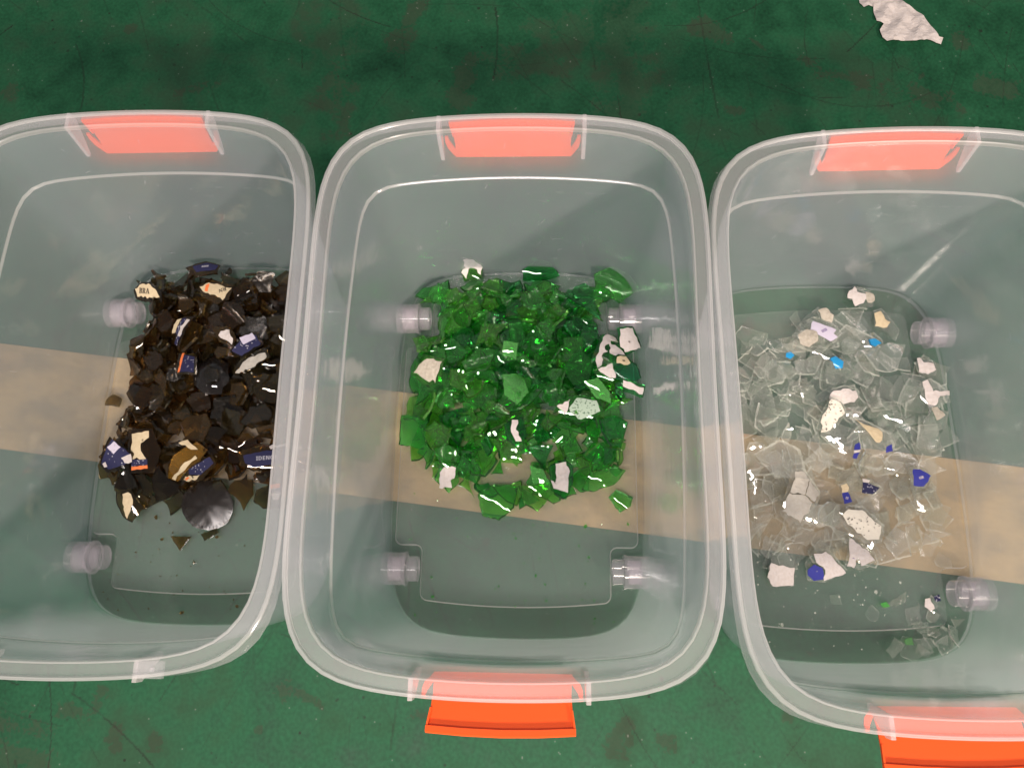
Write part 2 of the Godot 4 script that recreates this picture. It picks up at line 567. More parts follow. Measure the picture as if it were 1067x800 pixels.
# the raised middle of the floor, which steps in beside the four hubs
func panel_mesh() -> Array:
	var half := PackedVector2Array()
	var o := PackedVector2Array()
	var bow := func(x: float) -> float: return 0.215 - x * x * 0.5
	for k in 13:
		var x := lerpf(-0.113, 0.113, k / 12.0)
		half.append(Vector2(x, bow.call(x)))
	# right side going back
	for k in 5:
		var a := PI / 2 * k / 4.0
		half.append(Vector2(0.113 + 0.011 * sin(a), bow.call(0.113) - 0.011 + 0.011 * cos(a)))
	for k in 5:
		var a := PI / 2 * k / 4.0
		half.append(Vector2(0.124 + 0.008 * (1 - cos(a)), 0.146 - 0.008 * sin(a)))
	for k in 5:
		var a := PI / 2 * k / 4.0
		half.append(Vector2(0.150 + 0.010 * sin(a), 0.128 + 0.010 * cos(a)))
	for p in half:
		if p.x > -0.1131:
			o.append(p)
	var full := PackedVector2Array()
	for p in o:
		full.append(p)
	for k in o.size() - 13:
		var p := o[o.size() - 1 - k]
		full.append(Vector2(p.x, -p.y))
	for k in 13:
		full.append(Vector2(o[12 - k].x, -o[12 - k].y))
	for k in o.size() - 13:
		full.append(-o[13 + k])
	for k in o.size() - 13:
		var p := o[o.size() - 1 - k]
		full.append(Vector2(-p.x, p.y))
	var st := SurfaceTool.new()
	st.begin(Mesh.PRIMITIVE_TRIANGLES)
	var m := full.size()
	var inner := PackedVector2Array()
	for k in m:
		var d := (full[(k + 1) % m] - full[(k + m - 1) % m]).normalized()
		inner.append(full[k] + Vector2(-d.y, d.x) * (0.0016 if Geometry2D.is_polygon_clockwise(full) else -0.0016) * -1.0)
	var idx := Geometry2D.triangulate_polygon(inner)
	for k in range(0, idx.size(), 3):
		tri(st, Vector3(inner[idx[k]].x, .0035, inner[idx[k]].y), Vector3(inner[idx[k + 1]].x, .0035, inner[idx[k + 1]].y), Vector3(inner[idx[k + 2]].x, .0035, inner[idx[k + 2]].y), Vector3.UP, Vector3.UP, Vector3.UP, Vector3.UP)
	var edge := SurfaceTool.new()
	edge.begin(Mesh.PRIMITIVE_TRIANGLES)
	for k in m:
		var j := (k + 1) % m
		var a := Vector3(full[k].x, .0006, full[k].y)
		var b := Vector3(full[j].x, .0006, full[j].y)
		var c := Vector3(inner[j].x, .0035, inner[j].y)
		var d := Vector3(inner[k].x, .0035, inner[k].y)
		var n := (c - a).cross(b - a).normalized()
		if n.y < 0:
			n = -n
		tri(edge, a, b, c, n, n, n, n)
		tri(edge, a, c, d, n, n, n, n)
	return [st.commit(), edge.commit()]

# turned profile about the x axis: [x, radius] pairs
func lathe_x(profile: Array, sides := 28) -> ArrayMesh:
	var st := SurfaceTool.new()
	st.begin(Mesh.PRIMITIVE_TRIANGLES)
	for k in profile.size() - 1:
		var p: Array = profile[k]
		var q: Array = profile[k + 1]
		var slope := Vector2(q[1] - p[1], -(q[0] - p[0])).normalized()
		for i in sides:
			var a := TAU * i / sides
			var b := TAU * (i + 1) / sides
			var na := Vector3(slope.x, -slope.y * cos(a), -slope.y * sin(a))
			var nb := Vector3(slope.x, -slope.y * cos(b), -slope.y * sin(b))
			var v0 := Vector3(p[0], p[1] * cos(a), p[1] * sin(a))
			var v1 := Vector3(p[0], p[1] * cos(b), p[1] * sin(b))
			var v2 := Vector3(q[0], q[1] * cos(b), q[1] * sin(b))
			var v3 := Vector3(q[0], q[1] * cos(a), q[1] * sin(a))
			if p[1] > 0.0:
				tri(st, v0, v1, v2, na, nb, nb, na + nb)
			if q[1] > 0.0 or p[1] > 0.0:
				tri(st, v0, v2, v3, na, nb, na, na + nb)
	return st.commit()

func latch_plate(ear: float) -> ArrayMesh:
	var o := PackedVector2Array([Vector2(-.066, 0), Vector2(-.069, .004), Vector2(-.0745, .0135 * ear), Vector2(-.0765, .022 * ear), Vector2(-.0765, .031 * ear), Vector2(-.073, .031 * ear), Vector2(-.0715, .024 * ear), Vector2(-.066, .012 * ear), Vector2(-.0655, .020), Vector2(-.0665, .034), Vector2(-.069, .055), Vector2(-.035, .0572), Vector2(0, .058),
		Vector2(.035, .0572), Vector2(.069, .055), Vector2(.0665, .034), Vector2(.0655, .020), Vector2(.066, .012 * ear), Vector2(.0715, .024 * ear), Vector2(.073, .031 * ear), Vector2(.0765, .031 * ear), Vector2(.0765, .022 * ear), Vector2(.0745, .0135 * ear), Vector2(.069, .004), Vector2(.066, 0)])
	var st := SurfaceTool.new()
	st.begin(Mesh.PRIMITIVE_TRIANGLES)
	prism(st, o, Vector3.ZERO, Vector3(1, 0, 0), Vector3(0, 1, 0), 0.0011, 0.0)
	return st.commit()

func latch_lip() -> ArrayMesh:
	var st := SurfaceTool.new()
	st.begin(Mesh.PRIMITIVE_TRIANGLES)
	# tip ridge follows the bowed tip, side ridges run down both edges
	var tip := PackedVector2Array([Vector2(-.0692, .0500), Vector2(-.0692, .0552), Vector2(-.035, .0574), Vector2(0, .0582), Vector2(.035, .0574), Vector2(.0692, .0552), Vector2(.0692, .0500), Vector2(.035, .0520), Vector2(0, .0528), Vector2(-.035, .0520)])
	prism(st, tip, Vector3(0, 0, .0022), Vector3(1, 0, 0), Vector3(0, 1, 0), 0.0026, 0.0)
	for s in [-1.0, 1.0]:
		var e := PackedVector2Array([Vector2(.0668 * s, .034), Vector2(.0690 * s, .0498), Vector2(.0672 * s, .0498), Vector2(.0650 * s, .034)])
		prism(st, e, Vector3(0, 0, .0020), Vector3(1, 0, 0), Vector3(0, 1, 0), 0.0022, 0.0)
	return st.commit()

func make_bins() -> void:
	var wall := wall_mesh()
	var rim := rim_mesh()
	var lip_edge := sweep([[.1874, .2803, .3120], [.1877, .2806, .3158], [.1880, .2809, .3168], [.1886, .2815, .3174], [.1893, .2822, .3174], [.1898, .2827, .3168], [.1902, .2831, .3164]])
	var bottom := bottom_mesh()
	var panel := panel_mesh()
	var plate := latch_plate(1.0)
	var near_plate := latch_plate(0.7)
	var lip := latch_lip()
	# hub: big drum against the wall, collar, small drum, end cap with a dished face
	var hub := lathe_x([[.169, .0205], [.1415, .0205], [.1412, .0217], [.1385, .0217], [.1382, .0170], [.1370, .0160], [.1250, .0160], [.1238, .0153], [.1236, .0130], [.1250, .0125], [.1250, 0.0]])
	var band := lathe_x([[.160, .0195], [.160, .0150], [.1440, .0150], [.1440, .0195]])
	var st := SurfaceTool.new()
	st.begin(Mesh.PRIMITIVE_TRIANGLES)
	prism(st, PackedVector2Array([Vector2(.2795, .3142), Vector2(.2985, .3142), Vector2(.2985, .3020), Vector2(.2775, .2660), Vector2(.2730, .2660)]), Vector3.ZERO, Vector3(0, 0, 1), Vector3(0, 1, 0), 0.0022, 0.0004)
	var fin := st.commit()
	st = SurfaceTool.new()
	st.begin(Mesh.PRIMITIVE_TRIANGLES)
	prism(st, PackedVector2Array([Vector2(-.0125, .2800), Vector2(.0125, .2800), Vector2(.0125, .2950), Vector2(-.0125, .2950)]), Vector3(0, .3115, 0), Vector3(1, 0, 0), Vector3(0, 0, 1), 0.0030, 0.0006)
	prism(st, PackedVector2Array([Vector2(-.002, .2850), Vector2(.002, .2850), Vector2(.002, .2890), Vector2(-.002, .2890)]), Vector3(.005, .3180, 0), Vector3(1, 0, 0), Vector3(0, 0, 1), 0.0012, 0.0004)
	var mount := st.commit()
	# fine white rub marks on the inside of the walls
	st = SurfaceTool.new()
	st.begin(Mesh.PRIMITIVE_TRIANGLES)
	var rng := RandomNumberGenerator.new()
	rng.seed = 77
	for k in 120:
		var y := rng.randf_range(0.03, 0.29)
		var f := y / 0.2345
		var z := (lerpf(.2535, .2667, f) if f < 1.0 else lerpf(.2690, .2803, (y - .2372) / .0748)) - 0.0004
		var x := lerpf(.1699, .1832, minf(f, 1.0)) - 0.0004
		var u := rng.randf_range(-0.11, 0.11)
		var a := rng.randfn(0.3, 0.7)
		var l := rng.randf_range(0.001, 0.012) if k % 3 else rng.randf_range(0.0006, 0.0016)
		var wd := rng.randf_range(0.0002, 0.0005)
		var d := Vector2(cos(a), sin(a)) * l / 2
		var e := Vector2(-sin(a), cos(a)) * wd / 2
		var tilt := 0.0545 if f < 1.0 else 0.14
		var sd := -1.0 if rng.randf() < 0.75 else 1.0
		var cs := []
		for q in [d + e, d - e, -d - e, -d + e]:
			if k % 5 < 3:
				var xx: float = u + q.x
				cs.append(Vector3(xx, y + q.y, sd * (z + q.y * tilt - xx * xx * 0.44 - pow(absf(xx) / .175, 8.0) * .02)))
			else:
				var zz: float = u * 1.5 + q.x
				cs.append(Vector3(sd * (x + q.y * tilt - zz * zz * 0.125), y + q.y, zz))
		quad(st, cs[0], cs[1], cs[2], cs[3])
	var scuffs := st.commit()
	for b in BINS:
		var t := thing("storage_bin", b[3], "storage bin", Vector3(b[0], GROUND, b[1]), "clear plastic storage bins")
		t.rotation.y = b[2]
		part("inner_wall", wall[0], mats.wall, t)
		part("upper_wall", wall[1], mats.wall, t)
		part("shoulder", wall[2], mats.fold, t)
		part("outer_wall", wall[3], mats.wall, t)
		part("lip", lip_edge, mats.fold, t)
		part("rim", rim[0], mats.rim, t)
		part("rim_bead", rim[1], mats.fold, t)
		part("rim_skirt", rim[2], mats.rim, t)
		var bt := part("bottom", bottom, mats.bottom, t)
		part("raised_panel", panel[0], mats.bottom, bt)
		part("panel_edge", panel[1], mats.fold, bt)
		var sc := part("scuffs", scuffs, mats.fold, t)
		sc.set_meta("kind", "stuff")
		for sx in [1.0, -1.0]:
			for z in [.169, -.172]:
				var hb := part("wheel_hub", hub, mats.hub, t)
				hb.transform = Transform3D(Basis.from_scale(Vector3(1, 1, 1)) if sx > 0 else Basis(Vector3.UP, PI), Vector3(0, .0222, z))
				part("inner_drum", band, mats.hub_core, hb)
		for sz in [1.0, -1.0]:
			for sx in [1.0, -1.0]:
				var g := part("latch_bracket", fin, mats.gusset, t)
				g.transform = Transform3D(Basis.IDENTITY if sz > 0 else Basis(Vector3.UP, PI), Vector3(.0795 * sx, 0, 0))
			if sz > 0 and not b[4]:
				for sx in [1.0, -1.0]:
					var q := part("latch_mount", mount, mats.rim, t)
					q.position.x = .092 * sx
				continue
			var open: float = b[5] if sz > 0 else b[6]
			var l := part("latch", near_plate if sz > 0 else plate, mats.orange, t)
			# hinge line at the wall, the plate leans outwards; its inner face looks up
			var v := Vector3(0, sin(open), cos(open) * sz)
			var u := Vector3(sz, 0, 0)
			l.transform = Transform3D(Basis(u, v * (1.03 if sz > 0 else 1.0), u.cross(v)), Vector3(b[7] if sz > 0 else 0.0, .254 if sz > 0 else .252, .2775 if sz > 0 else -.2865))
			var lp := part("latch_lip", lip, mats.orange, l)
			# the ridges stand on the face that looks up and inwards
			if u.cross(v).y < 0:
				lp.transform = Transform3D(Basis(Vector3(-1, 0, 0), Vector3(0, 1, 0), Vector3(0, 0, -1)), Vector3.ZERO)

# x, z, turn, label, has a near latch, opening of the near and far latch
const BINS := [
	[-0.4143, -0.0091, 0.0083, "clear plastic bin holding dark brown broken glass, near latch missing", false, 0.76, 1.34, 0.0],
	[0.0, 0.0, 0.0, "clear plastic bin holding green broken glass, orange latches at both ends", true, 0.44, 1.34, 0.0],
	[0.4153, 0.0209, 0.0142, "clear plastic bin holding colourless broken glass with blue and white paper", true, 0.42, 1.34, -0.008],
]

# ------------------------------------------------------------------ the broken glass
# heap: bin number, kind, how many, outline on the bin floor (metres from the bin's middle), height in the middle, size of the shards
const HEAPS := [
	[0, "brown", 285, [-.150,-.238, .160,-.242, .160,.075, .075,.094, .035,.128, -.020,.136, -.070,.125, -.125,.122, -.156,.105, -.160,.02, -.153,-.06], 0.050, 0.95],
	[1, "green", 285, [-.160,-.240, .160,-.240, .162,.055, .135,.078, .085,.078, .055,.098, -.045,.100, -.080,.085, -.110,.070, -.135,.030, -.160,.02], 0.056, 0.97],
	[2, "clear", 268, [-.158,-.130, -.120,-.190, .010,-.226, .075,-.215, .110,-.180, .152,-.140, .160,.110, .120,.135, .030,.142, -.100,.150, -.158,.120], 0.026, 1.05],
	[2, "clear", 15, [.075,.190, .150,.185, .152,.232, .070,.240], 0.010, 0.62, "corner"],
]
const CELL := 0.003
const GRID_X := 116
const GRID_Z := 176

var field: PackedFloat32Array

func cell_of(p: Vector2) -> int:
	var x := clampi(int((p.x + CELL * GRID_X / 2) / CELL), 0, GRID_X - 1)
	var z := clampi(int((p.y + CELL * GRID_Z / 2) / CELL), 0, GRID_Z - 1)
	return z * GRID_X + x

func inside_floor(p: Vector2, grow: float) -> bool:
	if absf(p.x) > 0.112 and absf(absf(p.y + 0.0015) - 0.1705) < 0.026:
		return false
	var x := absf(p.x) / (.1665 + grow)
	var z := absf(p.y) / (.2500 + grow - p.x * p.x * .44)
	return pow(x, 6.5) + pow(z, 6.5) < 1.0

func random_outline(rng: RandomNumberGenerator, r: float, bow := 0.07) -> PackedVector2Array:
	var n := rng.randi_range(3, 6)
	var corners := PackedVector2Array()
	var stretch := rng.randf_range(0.62, 1.0)
	var turn := rng.randf() * TAU
	var a0 := rng.randf() * TAU
	for k in n:
		var a := a0 + TAU * (k + rng.randf_range(-0.28, 0.28)) / n
		var d := r * rng.randf_range(0.72, 1.12)
		corners.append(Vector2(cos(a) * d, sin(a) * d * stretch).rotated(turn))
	var o := PackedVector2Array()
	for k in n:
		var p := corners[k]
		var q := corners[(k + 1) % n]
		var across := (q - p).orthogonal()
		var bulge := rng.randfn(0.0, bow)
		o.append(p)
		o.append(p.lerp(q, 0.33) + across * (bulge * 0.9 + rng.randfn(0.0, 0.012)))
		o.append(p.lerp(q, 0.67) + across * (bulge + rng.randfn(0.0, 0.012)))
	return o

# the curved face of a shard: bent round an axis, a little twisted and uneven
func face_height(p: Vector2, c: Dictionary) -> float:
	var q := p.rotated(-c.axis)
	var y := 0.0
	if c.radius > 0.0:
		y = -q.y * q.y / (2.0 * c.radius) - q.x * q.x / (2.0 * c.radius) * c.dish
	y += c.ripple * (sin(q.x * 430.0 + c.axis * 9.0) * sin(q.y * 370.0 + c.twist) + 0.6 * sin(q.x * 210.0 + q.y * 260.0 + c.axis * 5.0))
	return y + c.twist * q.x * q.y

func face_normal(p: Vector2, c: Dictionary) -> Vector3:
	var e := 0.0005
	return Vector3(face_height(p - Vector2(e, 0), c) - face_height(p + Vector2(e, 0), c), 2 * e, face_height(p - Vector2(0, e), c) - face_height(p + Vector2(0, e), c)).normalized()

# a closed slab following the curved face; `lift` moves it off the face, `thick` is its depth
func slab(o: PackedVector2Array, c: Dictionary, thick: float, lift: float, under: PackedFloat32Array, rings := 2) -> ArrayMesh:
	var st := SurfaceTool.new()
	st.begin(Mesh.PRIMITIVE_TRIANGLES)
	var sides := SurfaceTool.new()
	sides.begin(Mesh.PRIMITIVE_TRIANGLES)
	slab_into(st, o, c, thick, lift, under, Transform3D.IDENTITY, rings, sides)
	return sides.commit(st.commit())

func slab_into(st: SurfaceTool, o: PackedVector2Array, c: Dictionary, thick: float, lift: float, under: PackedFloat32Array, at: Transform3D, rings := 2, sides: SurfaceTool = null) -> void:
	var m := o.size()
	var mid := Vector2.ZERO
	for p in o:
		mid += p / m
	var top := func(p: Vector2) -> Vector3: return at * Vector3(p.x, face_height(p, c) + lift, p.y)
	var low := func(p: Vector2) -> Vector3:
		var n := face_normal(p, c)
		return at * (Vector3(p.x, face_height(p, c) + lift, p.y) - n * thick)
	var edge := func(k: int, f: float) -> Vector2:
		return mid + (o[k] - mid) * f
	for k in m:
		var j := (k + 1) % m
		# shares of the way from the middle to the edge
		var fs := [0.0, 0.35, 0.7, 1.0] if rings == 2 else [0.0, 1.0]
		for r in fs.size() - 1:
			var f0: float = fs[r]
			var f1: float = fs[r + 1]
			var quads := [[edge.call(k, f0), edge.call(j, f0), edge.call(j, f1), edge.call(k, f1)]]
			for q in quads:
				for s in [[0, 1, 2], [0, 2, 3]]:
					if f0 == 0.0 and s[1] == 1:
						continue
					var a: Vector2 = q[s[0]]
					var b: Vector2 = q[s[1]]
					var d: Vector2 = q[s[2]]
					var na: Vector3 = at.basis * face_normal(a, c)
					var nb: Vector3 = at.basis * face_normal(b, c)
					var nd: Vector3 = at.basis * face_normal(d, c)
					tri(st, top.call(a), top.call(b), top.call(d), na, nb, nd, na)
					var u := func(p: Vector2, full: bool, kk: int) -> Vector2: return mid + (p - mid) * (under[kk] if full else 1.0)
					var ka := [k, j, j, k]
					var fa := [f0, f0, f1, f1]
					var la: Vector2 = u.call(a, fa[s[0]] == 1.0, ka[s[0]])
					var lb: Vector2 = u.call(b, fa[s[1]] == 1.0, ka[s[1]])
					var ld: Vector2 = u.call(d, fa[s[2]] == 1.0, ka[s[2]])
					tri(st, low.call(la), low.call(lb), low.call(ld), -na, -nb, -nd, -na)
		var p0: Vector3 = top.call(o[k])
		var p1: Vector3 = top.call(o[j])
		var q0: Vector3 = low.call(mid + (o[k] - mid) * under[k])
		var q1: Vector3 = low.call(mid + (o[j] - mid) * under[j])
		var out := (p0 + p1) / 2 - at * Vector3(mid.x, face_height(mid, c) + lift, mid.y)
		var n1 := (q1 - p0).cross(p1 - p0)
		n1 = n1.normalized() * (1.0 if n1.dot(out) >= 0 else -1.0)
		tri(sides if sides else st, p0, p1, q1, n1, n1, n1, n1)
		tri(sides if sides else st, p0, q1, q0, n1, n1, n1, n1)

func bevels(rng: RandomNumberGenerator, m: int) -> PackedFloat32Array:
	var u := PackedFloat32Array()
	for k in m:
		u.append(rng.randf_range(0.90, 1.03))
	return u

# points of a shard for resting it on what lies below: [underside, top side]
func probe(o: PackedVector2Array, c: Dictionary, thick: float) -> Array:
	var box := Rect2(o[0], Vector2.ZERO)
	for p in o:
		box = box.expand(p)
	var low := PackedVector3Array()
	var top := PackedVector3Array()
	var step := clampf(minf(box.size.x, box.size.y) / 5.0, 0.0015, 0.004)
	var z := box.position.y
	while z <= box.end.y:
		var x := box.position.x
		while x <= box.end.x:
			var p := Vector2(x, z)
			if Geometry2D.is_point_in_polygon(p, o):
				var y := face_height(p, c)
				top.append(Vector3(x, y, z))
				low.append(Vector3(x, y - thick, z))
			x += step
		z += step
	for p in o:
		var y := face_height(p, c)
		top.append(Vector3(p.x, y, p.y))
		low.append(Vector3(p.x, y - thick, p.y))
	return [low, top]

# the height at which a turned shard comes to rest at a place, with `share` of its points allowed to sink in
func rest_height(pr: Array, turn: Basis, at: Vector2, share: float) -> float:
	var need := PackedFloat32Array()
	for k in pr[0].size():
		var a: Vector3 = turn * pr[0][k]
		var b: Vector3 = turn * pr[1][k]
		var v := a if a.y < b.y else b
		need.append(field[cell_of(at + Vector2(v.x, v.z))] - v.y)
	need.sort()
	return need[clampi(int((need.size() - 1) * (1.0 - share)), 0, need.size() - 1)]

func settle(pr: Array, t: Transform3D) -> void:
	for k in pr[0].size():
		var a: Vector3 = t * pr[0][k]
		var b: Vector3 = t * pr[1][k]
		var v := a if a.y > b.y else b
		var i := cell_of(Vector2(v.x, v.z))
		field[i] = maxf(field[i], v.y)
		if (v.x - a.x) < 1.0 and i + 1 < field.size():
			field[i + 1] = maxf(field[i + 1], v.y - 0.001)

func slope_at(at: Vector2, r: float) -> Vector3:
	var gx := (field[cell_of(at + Vector2(r, 0))] - field[cell_of(at - Vector2(r, 0))]) / (2 * r)
	var gz := (field[cell_of(at + Vector2(0, r))] - field[cell_of(at - Vector2(0, r))]) / (2 * r)
	return Vector3(-gx, 1.0, -gz).normalized()

func tilt_to(n: Vector3) -> Basis:
	var axis := Vector3.UP.cross(n)
	return Basis.IDENTITY if axis.length() < 1e-5 else Basis(axis.normalized(), Vector3.UP.angle_to(n))

func fits(pr: Array, turn: Basis, at: Vector2, grow: float) -> bool:
	var n: int = pr[0].size()
	for k in range(0, n, 3):
		var v: Vector3 = turn * pr[1][k]
		if not inside_floor(at + Vector2(v.x, v.z), grow):
			return false
	return true

func heap_height(at: Vector2, o: PackedVector2Array, most: float, even: bool) -> float:
	var near := 1.0
	for k in o.size():
		near = minf(near, Geometry2D.get_closest_point_to_segment(at, o[k], o[(k + 1) % o.size()]).distance_to(at))
	# walls hold the heap up at the sides; it thins out towards the viewer
	var f := clampf(near / 0.028, 0.40, 1.0)
	if even:
		return most * f
	return most * f * clampf(1.0 - (at.y + 0.06) * 2.2, 0.55, 1.15)

const PLAIN := {
	"brown": ["brown_glass_shard", "plain dark brown bottle glass shard without paper in the heap", "brown glass shards in the bin"],
	"green": ["green_glass_shard", "plain green bottle glass shard without paper in the heap", "green glass shards in the bin"],
	"clear": ["clear_glass_shard", "plain colourless glass shard without paper in the heap", "colourless glass shards in the bin"],
}

func make_heaps() -> void:
	var rng := RandomNumberGenerator.new()
	for h in HEAPS:
		rng.seed = 207 + h[0] + h.size() - 6
		var bin: Array = BINS[h[0]]
		var centre := Vector3(bin[0], GROUND, bin[1])
		var kind: String = h[1]
		var outline := PackedVector2Array()
		for k in range(0, h[3].size(), 2):
			outline.append(Vector2(h[3][k], h[3][k + 1]))
		var area := Rect2(outline[0], Vector2.ZERO)
		for p in outline:
			area = area.expand(p)
		if h.size() == 6:
			field = PackedFloat32Array()
			field.resize(GRID_X * GRID_Z)
			field.fill(0.0045)
		var made: int = {"brown": -190, "green": -150, "clear": 0}[kind]
		var tries := 0
		var buried := SurfaceTool.new()
		buried.begin(Mesh.PRIMITIVE_TRIANGLES)
		while made < h[2] and tries < 9000:
			tries += 1
			if made == h[2] - 110 and kind == "brown":
				# the bottle bottom and the domed piece lie among the shards, not on top of them
				for sp in SPECIALS:
					if sp[0] == kind and sp[10] in ["base", "dome"]:
						special(sp, centre, rng, kind)
						made += 1
			# small pieces sift to the bottom, the large ones end up on top
			var share: float = clampf(float(made) / float(h[2]), 0.0, 1.0)
			var r: float = h[5] * clampf(rng.randfn(lerpf(0.0175, 0.0225, share), 0.0055), 0.007, 0.034)
			var spot := Vector2.ZERO
			var gap := -1.0
			for q in 5:
				var p := Vector2(rng.randf_range(area.position.x, area.end.x), rng.randf_range(area.position.y, area.end.y))
				if not Geometry2D.is_point_in_polygon(p, outline):
					continue
				var g: float = heap_height(p, outline, h[4], kind == "clear") - field[cell_of(p)] + rng.randf_range(0.0, 0.012)
				if g > gap:
					gap = g
					spot = p
			if gap < -0.5:
				continue
			var c := {"axis": rng.randf() * PI, "radius": [0.030, 0.034, 0.040, 0.0, 0.026, 0.016][rng.randi() % 6], "dish": rng.randf_range(0.1, 0.5) if rng.randf() < 0.45 else 0.0, "twist": rng.randfn(0.0, 1.5), "ripple": rng.randf_range(0.00005, 0.00014)}
			if c.radius > 0.0:
				c.radius = maxf(c.radius * (1.9 if kind == "clear" else 1.0), r * 0.95)
			var thick := rng.randf_range(0.0022, 0.0040) if kind != "clear" else rng.randf_range(0.0011, 0.0022)
			var o := random_outline(rng, r, 0.03 if kind == "clear" else 0.07)
			var pr := probe(o, c, thick)
			var best := Transform3D.IDENTITY
			var low := 1.0
			for q in 6:
				var n := (slope_at(spot, r * 0.7) + Vector3(rng.randfn(0, 0.20), 0, rng.randfn(0, 0.20))).normalized()
				var b := tilt_to(n) * Basis(Vector3.UP, rng.randf() * TAU)
				if rng.randf() < 0.35:
					b = b * Basis(Vector3.RIGHT, PI)
				if not fits(pr, b, spot, 0.0):
					continue
				var y := rest_height(pr, b, spot, 0.12) + 0.0003
				if y < low:
					low = y
					best = Transform3D(b, Vector3(spot.x, y, spot.y))
			if low > 0.9:
				r *= 0.65
				if r < 0.008:
					continue
				o = random_outline(rng, r)
				pr = probe(o, c, thick)
				var b := tilt_to(slope_at(spot, r)) * Basis(Vector3.UP, rng.randf() * TAU)
				if not fits(pr, b, spot, 0.002):
					continue
				best = Transform3D(b, Vector3(spot.x, rest_height(pr, b, spot, 0.12) + 0.0003, spot.y))
			settle(pr, best)
			var tone: Array = mats[kind]
			if made < 0:
				slab_into(buried, o, c, thick, 0.0, bevels(rng, o.size()), Transform3D(best.basis, best.origin + centre))
				made += 1
				continue
			var s := MeshInstance3D.new()
			s.name = numbered(PLAIN[kind][0])
			s.mesh = slab(o, c, thick, 0.0, bevels(rng, o.size()))
			var which := rng.randi() % tone.size()
			s.set_surface_override_material(0, tone[which])
			s.set_surface_override_material(1, mats.clear_edge if kind == "clear" else tone[which])
			add_child(s)
			s.transform = Transform3D(best.basis, best.origin + centre)
			tag(s, describe(kind, which, r, c, spot, o), "glass shard", PLAIN[kind][2])
			made += 1
		if kind != "clear":
			var rest := part("buried_glass", buried.commit(), mats[kind][0], self)
			rest.name = numbered("buried_glass")
			tag(rest, "mass of broken %s glass buried under the shards of the heap" % kind, "broken glass")
			rest.set_meta("kind", "stuff")
		for sp in SPECIALS:
			if sp[0] == kind and h.size() == 6 and not sp[10] in ["base", "dome"]:
				special(sp, centre, rng, kind)
		if h.size() == 6:
			crumbs(rng, centre, kind)

# what one can see of a plain shard: size, bend, tone and what it lies beside
func describe(kind: String, which: int, r: float, c: Dictionary, at: Vector2, o: PackedVector2Array) -> String:
	var size := "small" if r < 0.0150 else "large" if r > 0.0215 else "medium"
	var longest := 0.0
	var shortest := 1.0
	for k in 8:
		var d := Vector2.from_angle(PI * k / 8)
		var lo := 1.0
		var hi := -1.0
		for p in o:
			lo = minf(lo, p.dot(d))
			hi = maxf(hi, p.dot(d))
		longest = maxf(longest, hi - lo)
		shortest = minf(shortest, hi - lo)
	var shape := "narrow" if longest > shortest * 1.75 else "flat" if c.radius == 0.0 else "strongly curved" if c.radius < (0.052 if kind == "clear" else 0.029) else "curved"
	var tone: String = {"green": ["green", "grass green", "dark green", "yellowish green"], "brown": ["dark brown", "amber brown", "blackish brown", "olive brown"], "clear": ["colourless", "greenish clear", "yellowish clear", "dusty colourless", "thick colourless", "dull colourless"]}[kind][which]
	var where := "in the middle of the heap"
	if at.y > 0.175:
		where = "strewn before the end wall"
	elif absf(at.x) > 0.085 and absf(at.y + 0.172) < 0.06:
		where = "around a wheel hub"
	elif at.y < -0.19:
		where = "at the foot of the end wall"
	elif absf(at.x) > 0.125:
		where = "along a long side wall"
	elif at.y > 0.07 and at.y <= 0.175:
		where = "at the thin open edge of the heap"
	return "%s %s %s glass shard %s" % [size, shape, tone, where]

func points(a: Array) -> PackedVector2Array:
	var o := PackedVector2Array()
	for k in range(0, a.size(), 2):
		o.append(Vector2(a[k], a[k + 1]))
	return o

# extra corners along long edges, so that a curved shard stays curved and broken edges uneven
func roughen(o: PackedVector2Array, rng: RandomNumberGenerator, amount: float) -> PackedVector2Array:
	var r := PackedVector2Array()
	for k in o.size():
		var p := o[k]
		var q := o[(k + 1) % o.size()]
		r.append(p)
		var n := clampi(int(p.distance_to(q) / 0.004), 1, 6)
		for i in range(1, n):
			r.append(p.lerp(q, float(i) / n) + (q - p).orthogonal().normalized() * rng.randfn(0.0, amount))
	return r

